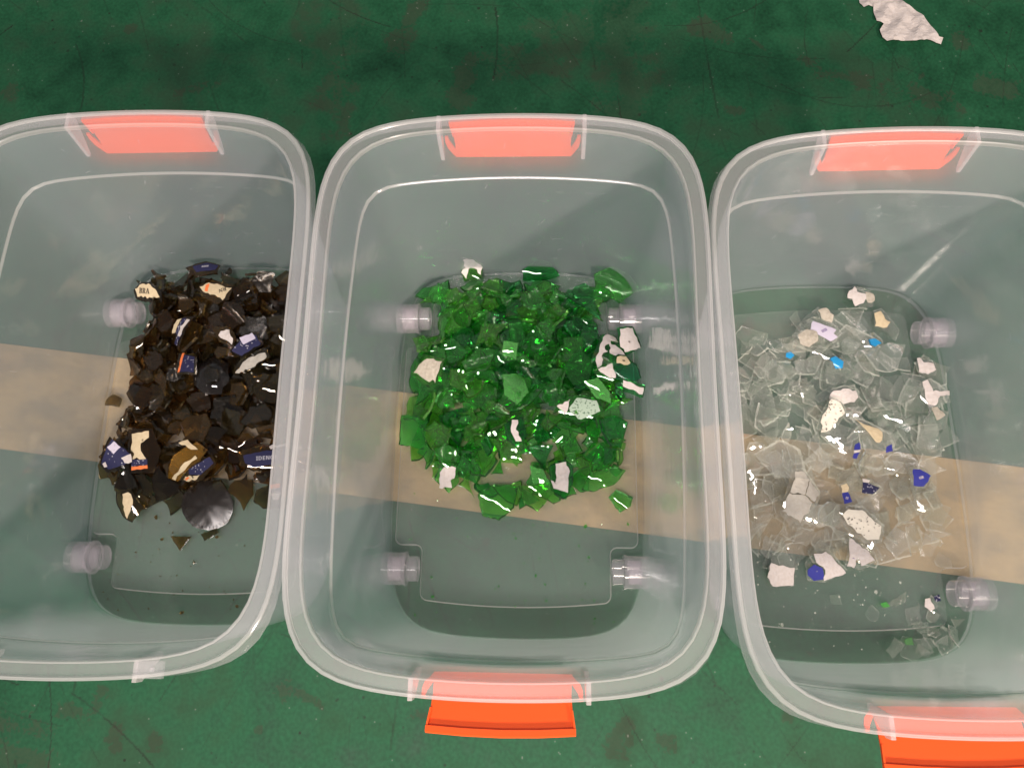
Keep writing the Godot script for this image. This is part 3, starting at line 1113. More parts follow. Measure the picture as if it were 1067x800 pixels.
func special(sp: Array, centre: Vector3, rng: RandomNumberGenerator, kind: String) -> void:
	var o := roughen(points(sp[4]), rng, 0.0005)
	var c := {"axis": deg_to_rad(sp[7]), "radius": sp[6], "dish": 0.8 if sp[10] == "dome" else 0.12, "twist": rng.randfn(0.0, 0.6), "ripple": 0.0001 if sp[9].size() == 0 else 0.00004}
	var thick: float = sp[5]
	var at := Vector2(sp[2] - centre.x, sp[3] - centre.z)
	var pr := probe(o, c, thick)
	var n := (slope_at(at, 0.015) * 0.6 + Vector3(0, 0.4, 0) + Vector3(tan(deg_to_rad(sp[8][1])), 0, tan(deg_to_rad(sp[8][0])))).normalized()
	if n.y < 0.86:
		n = (n + Vector3(0, 1.0, 0)).normalized()
	var b := tilt_to(n)
	var y := rest_height(pr, b, at, 0.3 if sp[1] == "bottle_base" else 0.08) + 0.0004
	var t := Transform3D(b, Vector3(at.x, y, at.y))
	settle(pr, t)
	var glass: Material = mats[sp[10]] if sp[10] else mats[kind][rng.randi() % mats[kind].size()]
	var root := thing(sp[1] if sp[1] == "bottle_base" else PLAIN[kind][0], sp[11], "bottle base" if sp[1] == "bottle_base" else "glass shard", t.origin + centre, PLAIN[kind][2])
	root.transform = Transform3D(b, t.origin + centre)
	var body := part("glass", slab(o, c, thick, 0.0, bevels(rng, o.size())), null, root)
	body.set_surface_override_material(0, glass)
	body.set_surface_override_material(1, mats.clear_edge if kind == "clear" and not sp[10] else glass)
	if sp[1] == "bottle_base":
		knurls(o, c, thick, glass, root)
	var lift := 0.0
	for p in sp[9]:
		lift += 0.00012
		var colour: String = "orange_print" if p[0] == "orange" else p[0]
		var po := roughen(points(p[1]), rng, 0.0009 if p[0] in ["white", "cream", "beige", "grey", "speckled"] else 0.0004)
		var flat := PackedFloat32Array()
		flat.resize(po.size())
		flat.fill(1.0)
		var lab := part("paper_label", sheet(po, c, 0.0004 + lift, 0.0004 if p[0] in ["white", "cream", "beige", "grey", "speckled"] and p[2].size() == 0 else 0.0), mats["paper_" + colour], root)
		if p[0] in ["speckled", "mint"]:
			flecks(po, c, lift + (0.0017 if p[0] == "speckled" else 0.0006), rng, lab, 26 if p[0] == "speckled" else 70, "ink" if p[0] == "speckled" else "greenink")
		if p[0] == "navy" and p[2].size() == 0:
			flecks(po, c, lift + 0.0006, rng, lab, 12, "silver")
		for w in p[2]:
			lettering(w, c, lift, lab)

# a thin paper sheet of any outline on the curved face
func sheet(o: PackedVector2Array, c: Dictionary, lift: float, crumple: float) -> ArrayMesh:
	var st := SurfaceTool.new()
	st.begin(Mesh.PRIMITIVE_TRIANGLES)
	sheet_into(st, o, c, lift, 0.0003, crumple)
	return st.commit()

var crease := FastNoiseLite.new()

func sheet_into(st: SurfaceTool, o: PackedVector2Array, c: Dictionary, lift: float, thick: float, crumple := 0.0) -> void:
	crease.frequency = 110.0
	crease.fractal_octaves = 2
	var all := o.duplicate()
	var box := Rect2(o[0], Vector2.ZERO)
	for p in o:
		box = box.expand(p)
	var x := box.position.x + 0.0015
	while x < box.end.x:
		var z := box.position.y + 0.0015
		while z < box.end.y:
			var p := Vector2(x, z)
			var near := not Geometry2D.is_point_in_polygon(p, o)
			for q in o:
				near = near or q.distance_to(p) < 0.0012
			if not near:
				all.append(p)
			z += 0.003
		x += 0.003
	var idx := Geometry2D.triangulate_delaunay(all)
	var up := func(p: Vector2, h: float) -> Vector3: return Vector3(p.x, face_height(p, c) + lift + h + crumple * (1.0 + crease.get_noise_2d(p.x + c.axis, p.y + lift * 900.0) * 1.6), p.y)
	for k in range(0, idx.size(), 3):
		var p := [all[idx[k]], all[idx[k + 1]], all[idx[k + 2]]]
		if not Geometry2D.is_point_in_polygon((p[0] + p[1] + p[2]) / 3.0, o):
			continue
		var ns := [face_normal(p[0], c), face_normal(p[1], c), face_normal(p[2], c)]
		if crumple > 0.0:
			var a: Vector3 = up.call(p[0], 0.0)
			var nf: Vector3 = (up.call(p[2], 0.0) - a).cross(up.call(p[1], 0.0) - a).normalized()
			nf = nf if nf.y > 0 else -nf
			ns = [nf, nf, nf]
		tri(st, up.call(p[0], 0.0), up.call(p[1], 0.0), up.call(p[2], 0.0), ns[0], ns[1], ns[2], Vector3.UP)
		tri(st, up.call(p[0], -thick), up.call(p[1], -thick), up.call(p[2], -thick), -ns[0], -ns[1], -ns[2], Vector3.DOWN)
	for k in o.size():
		var p := o[k]
		var q := o[(k + 1) % o.size()]
		var d := (q - p).orthogonal().normalized()
		var s := Vector3(d.x, 0, d.y)
		tri(st, up.call(p, 0.0), up.call(q, 0.0), up.call(q, -thick), s, s, s, s)
		tri(st, up.call(p, 0.0), up.call(q, -thick), up.call(p, -thick), s, s, s, s)

func lettering(w: Array, c: Dictionary, lift: float, parent: Node3D) -> void:
	var m := TextMesh.new()
	var f := SystemFont.new()
	f.font_names = PackedStringArray(["Droid Serif" if w[5] == "ink" else "Droid Sans"])
	f.font_weight = 700
	m.font = f
	m.text = w[0]
	m.font_size = 32
	m.pixel_size = w[1] / 32.0
	m.depth = 0.0002
	var l := part("lettering", m, mats["paper_" + w[5]], parent)
	var at := Vector2(w[2], w[3])
	l.transform = Transform3D(tilt_to(face_normal(at, c)) * Basis(Vector3.UP, deg_to_rad(w[4])) * Basis(Vector3.RIGHT, -PI / 2), Vector3(at.x, face_height(at, c) + lift + 0.0007, at.y))

func flecks(o: PackedVector2Array, c: Dictionary, lift: float, rng: RandomNumberGenerator, parent: Node3D, many: int, ink: String) -> void:
	var st := SurfaceTool.new()
	st.begin(Mesh.PRIMITIVE_TRIANGLES)
	var mid := Vector2.ZERO
	for p in o:
		mid += p / o.size()
	for k in many:
		var p := mid + (o[rng.randi() % o.size()] - mid) * sqrt(rng.randf_range(0.02, 0.8))
		var r := rng.randf_range(0.0005, 0.0011)
		var f := PackedVector2Array()
		for i in 5:
			f.append(p + Vector2.from_angle(TAU * i / 5 + rng.randf()) * r * rng.randf_range(0.6, 1.2))
		if Geometry2D.triangulate_polygon(f).size() == 9:
			sheet_into(st, f, c, lift, 0.00015)
	var fl := part("print_flecks", st.commit(), mats["paper_" + ink], parent)
	fl.set_meta("kind", "stuff")

# short ridges round the foot of a bottle base
func knurls(o: PackedVector2Array, c: Dictionary, thick: float, m: Material, root: Node3D) -> void:
	var st := SurfaceTool.new()
	st.begin(Mesh.PRIMITIVE_TRIANGLES)
	for k in 40:
		var a := TAU * k / 40.0
		var d := Vector2.from_angle(a)
		var far := 0.0
		for i in o.size():
			var hit = Geometry2D.segment_intersects_segment(Vector2.ZERO, d * 0.2, o[i], o[(i + 1) % o.size()])
			if hit != null:
				far = maxf(far, (hit as Vector2).length())
		if far < 0.01:
			continue
		var e := d.orthogonal() * 0.0011
		var p := PackedVector2Array([d * far * 0.86 + e, d * far * 0.96 + e, d * far * 0.96 - e, d * far * 0.86 - e])
		sheet_into(st, p, c, 0.0016, 0.0014)
	part("knurled_rim", st.commit(), m, root)

# glass dust and splinters too small to count
func crumbs(rng: RandomNumberGenerator, centre: Vector3, kind: String) -> void:
	var st := SurfaceTool.new()
	st.begin(Mesh.PRIMITIVE_TRIANGLES)
	var n := 0
	while n < (210 if kind == "clear" else 110):
		var p := Vector2(rng.randf_range(-0.15, 0.15), rng.randf_range(0.10, 0.238) if rng.randf() < 0.8 else rng.randf_range(-0.235, 0.1))
		if not inside_floor(p, -0.004):
			continue
		var r := rng.randf_range(0.0004, 0.0014) if rng.randf() < 0.9 else rng.randf_range(0.0017, 0.0032)
		var o := random_outline(rng, r)
		var flat := PackedFloat32Array()
		flat.resize(o.size())
		flat.fill(0.95)
		var c := {"axis": 0.0, "radius": 0.0, "dish": 0.0, "twist": 0.0, "ripple": 0.0}
		slab_into(st, o, c, r * 0.6, 0.0, flat, Transform3D(Basis(Vector3.UP, rng.randf() * TAU) * Basis(Vector3.RIGHT, rng.randfn(0, 0.3)), centre + Vector3(p.x, field[cell_of(p)] + r * 0.6, p.y)), 1)
		n += 1
	var o := part("glass_crumbs", st.commit(), mats.clear_edge if kind == "clear" else mats[kind][1], self)
	o.name = numbered("glass_crumbs")
	tag(o, "fine %s glass crumbs and splinters scattered over bin floor" % ("colourless" if kind == "clear" else kind), "glass crumbs")
	o.set_meta("kind", "stuff")

# ------------------------------------------------------------------ torn paper on the floor beyond the bins
const SCRAP := [-0.0424,-0.0365,-0.0431,-0.0059,-0.0422,0.0103,-0.0311,0.0146,-0.0391,0.0275,-0.0373,0.0425,-0.0316,0.0505,-0.0132,0.0469,0.0127,0.0503,0.0293,0.0476,0.0433,0.0538,0.0504,0.0559,0.0551,0.0441,0.0478,0.044,0.039,0.0219,0.0287,-0.0024,0.02,-0.0128,0.0076,-0.0212,-0.0007,-0.0357]
const SCRAP_FLAP := [-0.0625,-0.0369,-0.0635,-0.0267,-0.0587,-0.0164,-0.0508,-0.0203,-0.0442,-0.0191,-0.0424,-0.0283,-0.0416,-0.0365]

func make_scrap() -> void:
	var t := thing("paper_scrap", "torn crumpled white paper scrap lying on the green floor", "paper", Vector3(0.594, 0.0, -0.692))
	var n := FastNoiseLite.new()
	n.seed = 9
	n.frequency = 26.0
	n.fractal_octaves = 3
	for k in 2:
		var o := points(SCRAP if k == 0 else SCRAP_FLAP)
		var st := SurfaceTool.new()
		st.begin(Mesh.PRIMITIVE_TRIANGLES)
		# corners of a fine lattice inside the outline, joined by a Delaunay mesh
		var all := PackedVector2Array()
		for i in o.size():
			var p := o[i]
			var q := o[(i + 1) % o.size()]
			var m := maxi(1, int(p.distance_to(q) / 0.004))
			for j in m:
				all.append(p.lerp(q, float(j) / m))
		var edge := all.size()
		var x := -0.07
		while x < 0.07:
			var z := -0.05
			while z < 0.06:
				var p := Vector2(x, z)
				if Geometry2D.is_point_in_polygon(p, o):
					var clear := true
					for i in edge:
						if all[i].distance_to(p) < 0.0025:
							clear = false
							break
					if clear:
						all.append(p)
				z += 0.004
			x += 0.004
		var idx := Geometry2D.triangulate_delaunay(all)
		var lift := func(p: Vector2) -> float:
			var crease := absf(fposmod(p.x * 32.0 + p.y * 14.0, 1.0) - 0.5) * 0.006
			return 0.0035 + n.get_noise_2d(p.x, p.y) * 0.004 + crease + clampf(p.y * 0.08, -0.001, 0.004)
		for i in range(0, idx.size(), 3):
			var a := all[idx[i]]
			var b := all[idx[i + 1]]
			var c := all[idx[i + 2]]
			if not Geometry2D.is_point_in_polygon((a + b + c) / 3.0, o):
				continue
			var va := Vector3(a.x, lift.call(a), a.y)
			var vb := Vector3(b.x, lift.call(b), b.y)
			var vc := Vector3(c.x, lift.call(c), c.y)
			var nn := (vc - va).cross(vb - va).normalized()
			if nn.y < 0:
				nn = -nn
			tri(st, va, vb, vc, nn, nn, nn, Vector3.UP)
			var dn := Vector3(0, -0.0002, 0)
			tri(st, va + dn, vb + dn, vc + dn, -nn, -nn, -nn, Vector3.DOWN)
		part("sheet" if k == 0 else "torn_flap", st.commit(), mats.paper_white, t)

# shards that stand out: heap, name, place, outline, thickness, bend radius and axis, lean, papers on it (colour, outline, lettering), kind of glass, label
const SPECIALS := [
	["brown","glass_shard",-0.5277,-0.2045,[-0.027,-0.006,-0.0118,-0.0164,0.0111,-0.0134,0.0299,0.0013,0.0263,0.0159,-0.0047,0.013,-0.0239,0.0057],0.003,0.045,0,[3,0],[["cream",[-0.0231,-0.0075,-0.0085,-0.0134,0.0087,-0.0105,0.0213,-0.0002,0.0253,0.0086,0.0056,0.0071,-0.0185,0.0042],[["BRA",0.01,-0.0027,-0.0024,-8,"ink"]]]],"","dark brown shard with a cream label arc printed BRA"],
	["brown","glass_shard",-0.4279,-0.2047,[-0.0269,-0.0102,-0.0085,-0.019,0.0258,-0.0102,0.0245,0.0146,0.0044,0.0189,-0.0193,0.0059],0.003,0.045,20,[2,-3],[["cream",[-0.0239,-0.0087,-0.0108,-0.0146,0.0064,-0.0102,0.0251,-0.0043,0.0194,0.0059,0.0149,0.0146,0.0028,0.0059,-0.0129,0.0015],[["RN",0.0075,0.013,-0.0014,-160,"ink"]]],["orange",[-0.0145,-0.0109,-0.0092,-0.0131,-0.0097,0.0001,-0.0147,-0.0014],[]]],"","dark brown shard with a cream label crossed by an orange stripe"],
	["brown","glass_shard",-0.4536,-0.099,[-0.016,-0.0183,0.0102,-0.0156,0.0169,0.0162,-0.0112,0.0178],0.003,0.035,80,[-4,3],[["navy",[-0.0086,-0.0142,0.008,-0.0114,0.0126,0.0135,-0.0077,0.0136],[]],["orange",[-0.0104,-0.017,-0.007,-0.017,-0.007,0.0136,-0.0097,0.0136],[]]],"","brown shard with a navy label edged by one orange stripe"],
	["brown","glass_shard",-0.5018,0.0204,[-0.0277,-0.0294,0.0066,-0.031,0.0217,0.0005,0.0153,0.0292,-0.0159,0.0308],0.003,0.04,85,[4,2],[["cream",[-0.0201,-0.0228,0.0032,-0.027,0.0046,-0.0178,-0.0049,-0.0098,-0.0033,0.0007,0.0048,0.0111,-0.016,0.0126],[["R",0.0035,-0.0028,-0.0137,10,"ink"]]],["navy",[-0.016,0.0132,0.0062,0.0116,0.0073,0.0189,-0.0147,0.0217],[]],["orange",[-0.0146,0.0221,0.0073,0.0194,0.008,0.0241,-0.0139,0.0269],[]]],"","brown shard with a cream label above a navy band and orange stripe"],
	["brown","glass_shard",-0.5378,0.0339,[-0.0234,0.0087,-0.0086,-0.0309,0.0242,-0.0075,0.0191,0.0108,-0.0112,0.0189],0.003,0.038,50,[5,-6],[["navy",[-0.0199,0.006,-0.0053,-0.0269,0.0204,-0.0061,0.0145,0.007,-0.0094,0.0137],[]],["lilac",[-0.0022,-0.0243,0.007,-0.0165,-0.0009,-0.0072,-0.0102,-0.0163],[]],["white",[0.0092,-0.0021,0.0202,-0.0074,0.0231,0.003,0.0141,0.0044],[]],["white",[-0.0173,0.006,-0.0124,0.0033,-0.0101,0.0098,-0.0151,0.0112],[]]],"","brown shard with a navy label carrying a pale lilac square beside cream label"],
	["brown","glass_shard",-0.4403,0.0363,[-0.0291,0.0234,-0.0151,-0.0078,0.0114,-0.0263,0.0258,-0.016,0.0199,-0.0003,-0.013,0.0271],0.003,0.036,40,[-6,4],[["cream",[-0.0213,0.0233,0.0137,-0.0081,0.0168,-0.0042,-0.0158,0.0258],[]],["cream",[-0.0095,-0.0248,0.0005,-0.0289,0.0154,-0.0159,0.0075,-0.0158],[]]],"amber","amber brown shard crossed by a narrow cream label strip"],
	["brown","glass_shard",-0.4223,0.0512,[-0.0282,0.0134,-0.0052,-0.01,0.0196,-0.0206,0.026,-0.0103,0.0078,0.0104,-0.0199,0.0171],0.003,0.036,30,[4,4],[["navy",[-0.0098,-0.0048,0.0171,-0.0193,0.0233,-0.0116,0.0068,0.0028,-0.0114,0.003],[]],["cream",[-0.0258,0.0121,-0.0112,0.0042,0.0055,0.0028,-0.0002,0.0092,-0.0203,0.0146],[["B",0.005,-0.0058,0.0061,20,"ink"]]],["orange",[-0.0221,0.0108,-0.0136,0.0062,-0.012,0.0081,-0.0204,0.0133],[]]],"","brown shard with a navy and cream label strip lettered B"],
	["brown","glass_shard",-0.3639,-0.0984,[-0.0299,0.01,-0.008,-0.0094,0.0204,-0.0206,0.0311,-0.0068,0.0075,0.0098,-0.0211,0.0168],0.003,0.06,20,[3,-5],[["grey",[-0.0229,0.0127,-0.0045,-0.0025,0.0225,-0.0123,0.0273,-0.0054,0.0073,0.0085,-0.0161,0.0141],[]]],"","brown shard faced with a pale grey label underside"],
	["brown","glass_shard",-0.3673,-0.1245,[-0.023,0.0124,-0.0044,-0.0157,0.0116,-0.0185,0.0217,0.0011,-0.0059,0.0207],0.003,0.06,20,[4,2],[["navy",[-0.0204,0.011,-0.004,-0.0114,0.0094,-0.0129,0.0177,0.0011,-0.0062,0.0179],[]],["lilac",[-0.0116,-0.0072,0.0037,-0.0157,0.01,-0.0073,-0.0051,0.0026],[]]],"","brown shard with a navy label and pale lilac square behind grey label"],
	["brown","glass_shard",-0.341,0.0278,[-0.0323,-0.007,0.0003,-0.0177,0.0317,-0.0154,0.0368,0.0104,-0.0088,0.0186,-0.0277,0.0111],0.003,0.05,5,[2,2],[["navy",[-0.0239,-0.0019,0.0063,-0.0099,0.0319,-0.0128,0.035,0.0053,-0.0093,0.0134,-0.0202,0.0084],[["IDENOE",0.0075,0.0074,0.0004,6,"silver"]]],["white",[0.0084,-0.0152,0.0311,-0.0219,0.0327,-0.018,0.0114,-0.0113],[]]],"","brown shard with a navy label in pale silver capitals"],
	["brown","glass_shard",-0.4007,-0.1359,[-0.0211,-0.0126,0.006,-0.0141,0.0162,0.0042,0.0094,0.0155,-0.0106,0.0071],0.003,0.03,30,[3,0],[["white",[-0.0068,-0.007,0.0053,-0.0085,0.0122,0.0042,0.0104,0.0126,-0.0027,0.0043,-0.0102,-0.0013],[]]],"","brown shard with a smooth white half moon label"],
	["brown","glass_shard",-0.5196,0.0933,[-0.0153,-0.0175,0.0048,-0.0229,0.0219,0.0048,0.0091,0.0226,-0.005,0.0153,-0.0155,-0.0023],0.003,0.03,70,[-4,4],[["cream",[-0.0045,-0.0151,0.0029,-0.0177,0.0097,-0.0076,0.0068,0.0076,0.0019,0.0177,-0.0027,0.0052],[]]],"","brown shard with a ragged cream blob of label paper"],
	["brown","glass_shard",-0.4682,-0.1428,[-0.0154,0.003,0.0032,-0.0228,0.0169,-0.0228,0.0092,0.0029,-0.0018,0.0227,-0.0121,0.0171],0.003,0.04,50,[4,-4],[["cream",[-0.0144,0.0001,-0.0059,-0.0184,0.0008,-0.0199,-0.0076,0.0001],[]],["navy",[-0.0062,0.0001,0.0022,-0.0199,0.0077,-0.0199,-0.0029,0.0043],[]],["white",[-0.0015,0.0043,0.0092,-0.0185,0.0135,-0.0171,0.003,0.0071],[]],["navy",[-0.0111,0.0143,0.002,0.0001,0.0065,0.0029,-0.0051,0.0185],[]]],"","brown shard with slanting cream navy and white label stripes"],
	["brown","glass_shard",-0.4462,-0.2404,[-0.0287,-0.0012,-0.0025,-0.0161,0.021,-0.0071,0.0201,0.0092,-0.0098,0.0151],0.003,0.04,10,[6,0],[["navy",[-0.0177,-0.0027,0.0008,-0.0116,0.0183,-0.0056,0.0166,0.0033,-0.0094,0.0077],[["EEEE",0.0045,0.0005,-0.0026,8,"silver"]]]],"","brown shard with a navy label in silver print by far wall"],
	["brown","glass_shard",-0.3319,0.078,[-0.0173,-0.0095,0.0048,-0.0199,0.0215,-0.0074,0.0186,0.0153,-0.0069,0.0156,-0.0208,0.0058],0.003,0.045,20,[0,0],[["orange",[0.0001,-0.016,0.0152,-0.0187,0.0157,-0.0137,0.0019,-0.011],[]],["navy",[-0.0006,-0.0103,0.0158,-0.0131,0.0165,-0.0061,-0,-0.0046],[]],["white",[0.0026,-0.0041,0.0165,-0.0055,0.0148,0.0028,0.0073,0.0042],[]]],"","brown shard with an orange navy and white label corner"],
	["brown","bottle_base",-0.4142,0.09,[0.0347,-0.0003,0.0342,0.01,0.0304,0.0193,0.0237,0.0266,0.0146,0.0314,0.0042,0.0332,-0.0066,0.0317,-0.0169,0.0272,-0.0254,0.02,-0.0317,0.0109,-0.0347,0.0006,-0.0344,-0.0098,-0.0307,-0.0193,-0.024,-0.0267,-0.0148,-0.0317,-0.0042,-0.0335,0.0068,-0.0319,0.0172,-0.0272,0.0257,-0.0199,0.0318,-0.0106],0.0045,0.4,0,[4,-3],[],"base","large round dark bottle base with knurled rim"],
	["brown","glass_shard",-0.4217,-0.0878,[-0.0291,-0.0101,-0.0177,-0.0269,0.0037,-0.0297,0.0215,-0.0159,0.0271,0.0089,0.0187,0.0281,-0.0024,0.0309,-0.0218,0.0147],0.003,0.026,60,[-3,4],[],"dome","large glossy domed black brown shard with one bright glint"],
	["brown","glass_shard",-0.4464,0.1376,[-0.0143,-0.0061,0.0131,-0.0065,0.0012,0.0126],0.003,0,0,[0,0],[],"","small flat brown triangle lying alone on bin floor"],
	["brown","glass_shard",-0.4066,0.1279,[-0.0127,0.0005,0.0072,-0.0074,0.0118,-0.0024,-0.0064,0.0092],0.003,0,0,[0,0],[],"","small flat brown sliver lying beside white paper sliver"],
	["brown","glass_shard",-0.3921,-0.1664,[-0.0145,-0.0166,0.0096,-0.0224,0.0185,0.0092,0.001,0.0234,-0.0146,0.0064],0.003,0.03,45,[0,8],[],"","olive brown curved shard leaning over white half moon label"],
	["green","glass_shard",-0.1174,-0.0887,[-0.0282,0.0029,-0.0057,-0.0218,0.0182,-0.0164,0.0167,0.0108,-0.001,0.0244],0.003,0.04,40,[3,3],[["beige",[-0.0243,0.0016,-0.0042,-0.0163,0.0157,-0.0123,0.0079,0.0176,-0.0041,0.0137],[]]],"","green shard covered by a greyish beige label beside left hub"],
	["green","glass_shard",-0.0697,-0.2529,[-0.0196,-0.0088,-0.0008,-0.0177,0.0172,-0.0058,0.0138,0.0147,-0.0105,0.0176],0.003,0.03,30,[8,0],[["white",[-0.0129,-0.0118,0.002,-0.0132,0.016,-0.0014,0.0136,0.0103,0.0025,0.0001,-0.0043,0.0015,-0.0079,0.0147,-0.015,0.0059,-0.0084,0],[]]],"","green shard with torn white paper at the far wall"],
	["green","glass_shard",0.1246,-0.1192,[-0.0256,0.0159,-0.0122,-0.0253,0.0087,-0.0323,0.0213,-0.0088,0.0156,0.0184,-0.0078,0.032],0.003,0.038,60,[0,0],[["white",[-0.0205,0.0159,-0.0097,-0.0197,-0.0018,-0.0281,0.0086,-0.0253,0.0123,-0.0157,0.0007,-0.0156,-0.0086,-0.0032,-0.0048,0.0049,-0.0113,0.0077,-0.0128,0.024,-0.018,0.0267],[]],["white",[-0.002,-0.0101,0.0134,-0.0033,0.0184,0.0076,0.0054,0.0117,-0.0023,0.0076],[]]],"","green shard with a holed white paper label near right hub"],
	["green","glass_shard",0.1486,-0.1341,[-0.0153,-0.0159,0.0109,-0.0243,0.0206,0.006,-0.003,0.0225,-0.0132,0.0116],0.003,0.03,70,[0,6],[["white",[-0.0114,-0.0145,0.0082,-0.0201,0.0179,0.0088,-0.0055,0.0184,-0.0118,0.0062],[["v-",0.005,0.0012,0.0034,30,"ink"]]]],"","green shard with clean white label scribbled with a black mark"],
	["green","glass_shard",0.1178,-0.0829,[-0.0164,-0.0042,0.0044,-0.0178,0.0144,0.001,0.0065,0.0118,-0.0088,0.0092],0.003,0.036,20,[2,2],[["white",[-0.0112,-0.0056,0.0069,-0.0137,0.0117,0.0064,0.004,0.0064],[]]],"","green shard with a plain white label triangle below holed paper"],
	["green","glass_shard",0.1455,-0.0869,[-0.0183,-0.0057,-0.0026,-0.0193,0.0152,-0.0113,0.0199,0.0075,0.0018,0.0183,-0.016,0.0104],0.003,0.03,30,[3,0],[["cream",[-0.0142,-0.0179,-0,-0.0207,0.0049,-0.0112,-0.0054,-0.0071,-0.0157,-0.0084],[["88",0.0035,-0.0053,-0.0132,5,"ink"]]]],"emerald","emerald shard with a little cream label printed 88"],
	["green","glass_shard",0.1517,-0.0654,[-0.0197,-0.0111,-0.0018,-0.0085,0.0171,-0.0019,0.0142,0.014,-0.0098,0.0075],0.003,0.036,20,[0,0],[["white",[-0.0133,-0.0084,0.0145,0.0007,0.013,0.01,-0.0135,-0.0004],[]]],"","green shard with a narrow white label strip at right wall"],
	["green","glass_shard",0.0825,-0.0395,[-0.0325,-0.0045,-0.0095,-0.018,0.0263,-0.0155,0.0324,0.0055,0.0031,0.0188,-0.0197,0.0138],0.003,0.06,10,[2,0],[["mint",[-0.0134,-0.0007,-0.0031,-0.014,0.0224,-0.0102,0.0273,0.0042,0.0019,0.0149,-0.0121,0.0058],[]],["white",[-0.03,-0.0032,-0.0121,-0.0126,-0.0146,-0.0007,-0.0197,0.0085],[]]],"","green shard with a mint label densely printed in dark green"],
	["green","glass_shard",0.0609,0.0492,[-0.0182,-0.0155,0.0019,-0.0246,0.0144,-0.0158,0.0131,0.0094,0.0044,0.0294,-0.0155,0.0172],0.003,0.034,80,[0,4],[["white",[-0.0094,-0.0181,0.0044,-0.0208,0.0094,-0.0082,0.0069,0.0207,-0.0118,0.0147,-0.0156,0.0034,-0.0093,0.0084],[]]],"","dark green shard with a big white label rectangle in front"],
	["green","glass_shard",-0.0903,0.0508,[-0.02,0.0048,-0.0084,-0.0182,0.012,-0.0158,0.0154,0.007,0.0009,0.0222],0.003,0.034,60,[0,-4],[["white",[-0.0132,0.0161,-0.0103,-0.0054,-0.0043,-0.0131,0.0109,-0.012,0.0089,0.002,0.004,0.0046,0.0056,0.0146],[]]],"","green shard with a notched white label by front left edge"],
	["green","glass_shard",-0.0017,-0.006,[-0.0145,-0.0113,0.0083,-0.0219,0.0163,0.0041,0.0014,0.0197,-0.0115,0.0095],0.003,0.034,60,[3,3],[["white",[-0.0044,-0.0166,0.0033,-0.0167,0.001,-0.0036,0.0088,0.0119,0.0012,0.012,-0.0054,-0.0009],[]]],"","green shard with a wavy narrow white paper strip"],
	["green","glass_shard",-0.0101,-0.1185,[-0.0084,-0.0117,0.0113,-0.009,0.0078,0.013,-0.0106,0.0076],0.003,0.06,0,[8,4],[],"bright","small bright apple green shard high in the heap"],
	["green","glass_shard",-0.0022,-0.0677,[-0.0179,-0.016,0.0105,-0.0242,0.0187,0.0053,0.0035,0.024,-0.0148,0.0109],0.003,0.045,30,[6,2],[],"bright","large bright apple green shard in mid heap"],
	["green","glass_shard",0.0299,0.0525,[-0.0122,-0.0185,0.0054,-0.0136,0.0155,0.0089,0.0007,0.0216,-0.0095,0.0017],0.003,0.045,70,[4,2],[],"bright","bright apple green shard left of white label rectangle"],
	["green","glass_shard",0.1088,-0.062,[-0.0204,-0.0116,-0.0023,-0.017,0.0128,0.0016,0.0151,0.0174,-0.0052,0.0096],0.003,0.045,40,[4,4],[],"bright","bright apple green shard above mint printed label"],
	["green","glass_shard",-0.1419,-0.0105,[-0.0194,-0.0251,0.0204,-0.0174,0.0172,0.025,-0.0183,0.0175],0.003,0.033,100,[2,0],[],"","big squarish green shard against the left wall"],
	["green","glass_shard",-0.0245,0.0811,[-0.0265,-0.0089,-0.0039,-0.0232,0.0267,-0.0197,0.0221,0.0082,0.0023,0.0248,-0.0206,0.0188],0.003,0.036,30,[0,0],[],"","large rounded green shard at the front of heap"],
	["green","glass_shard",0.0268,0.0745,[-0.0245,-0.0131,0.0186,-0.0162,0.0212,-0.0035,0.0012,0.0207,-0.0165,0.0121],0.003,0.036,50,[0,0],[],"","large pointed green shard at the front of heap"],
	["green","glass_shard",0.1143,0.0511,[-0.0283,0.0144,-0.0181,-0.0087,0.015,-0.0168,0.0301,-0.0118,0.0146,0.0062,-0.0132,0.0167],0.003,0.034,15,[0,0],[],"","leaf shaped green shard with thin pointed ends"],
	["green","glass_shard",0.1383,0.0769,[-0.0172,-0.0043,-0.007,-0.0145,0.0154,-0.0047,0.0114,0.0079,-0.0025,0.0156],0.005,0.015,40,[0,0],[],"","small chunky green shard lying alone at front right"],
	["green","glass_shard",0.0263,-0.2473,[-0.0229,-0.0024,-0.0015,-0.0171,0.0147,-0.0141,0.031,0.0064,0.0015,0.0151,-0.0227,0.0122],0.003,0.032,5,[18,0],[],"","dark green bottle shoulder standing against the far wall"],
	["green","glass_shard",0.1353,-0.2212,[-0.0327,-0.0081,-0.0031,-0.0255,0.0208,-0.0196,0.0334,0.0063,0.0092,0.0263,-0.0276,0.0206],0.003,0.03,20,[12,8],[],"","large dark green shoulder piece in far right corner"],
	["clear","glass_shard",0.4112,-0.1602,[-0.0184,-0.0126,-0.0051,-0.0182,0.0214,0.0011,0.0173,0.0176,-0.0153,0.0122],0.003,0.06,30,[0,0],[["lilac",[-0.0096,-0.0099,0.0183,0.0066,0.014,0.0121,0.0186,0.0176,0.0092,0.023,-0.0146,0.0039],[["IIII",0.005,0.003,0.0066,25,"purple"]]]],"","clear shard with a pale lilac label ruled in purple lines"],
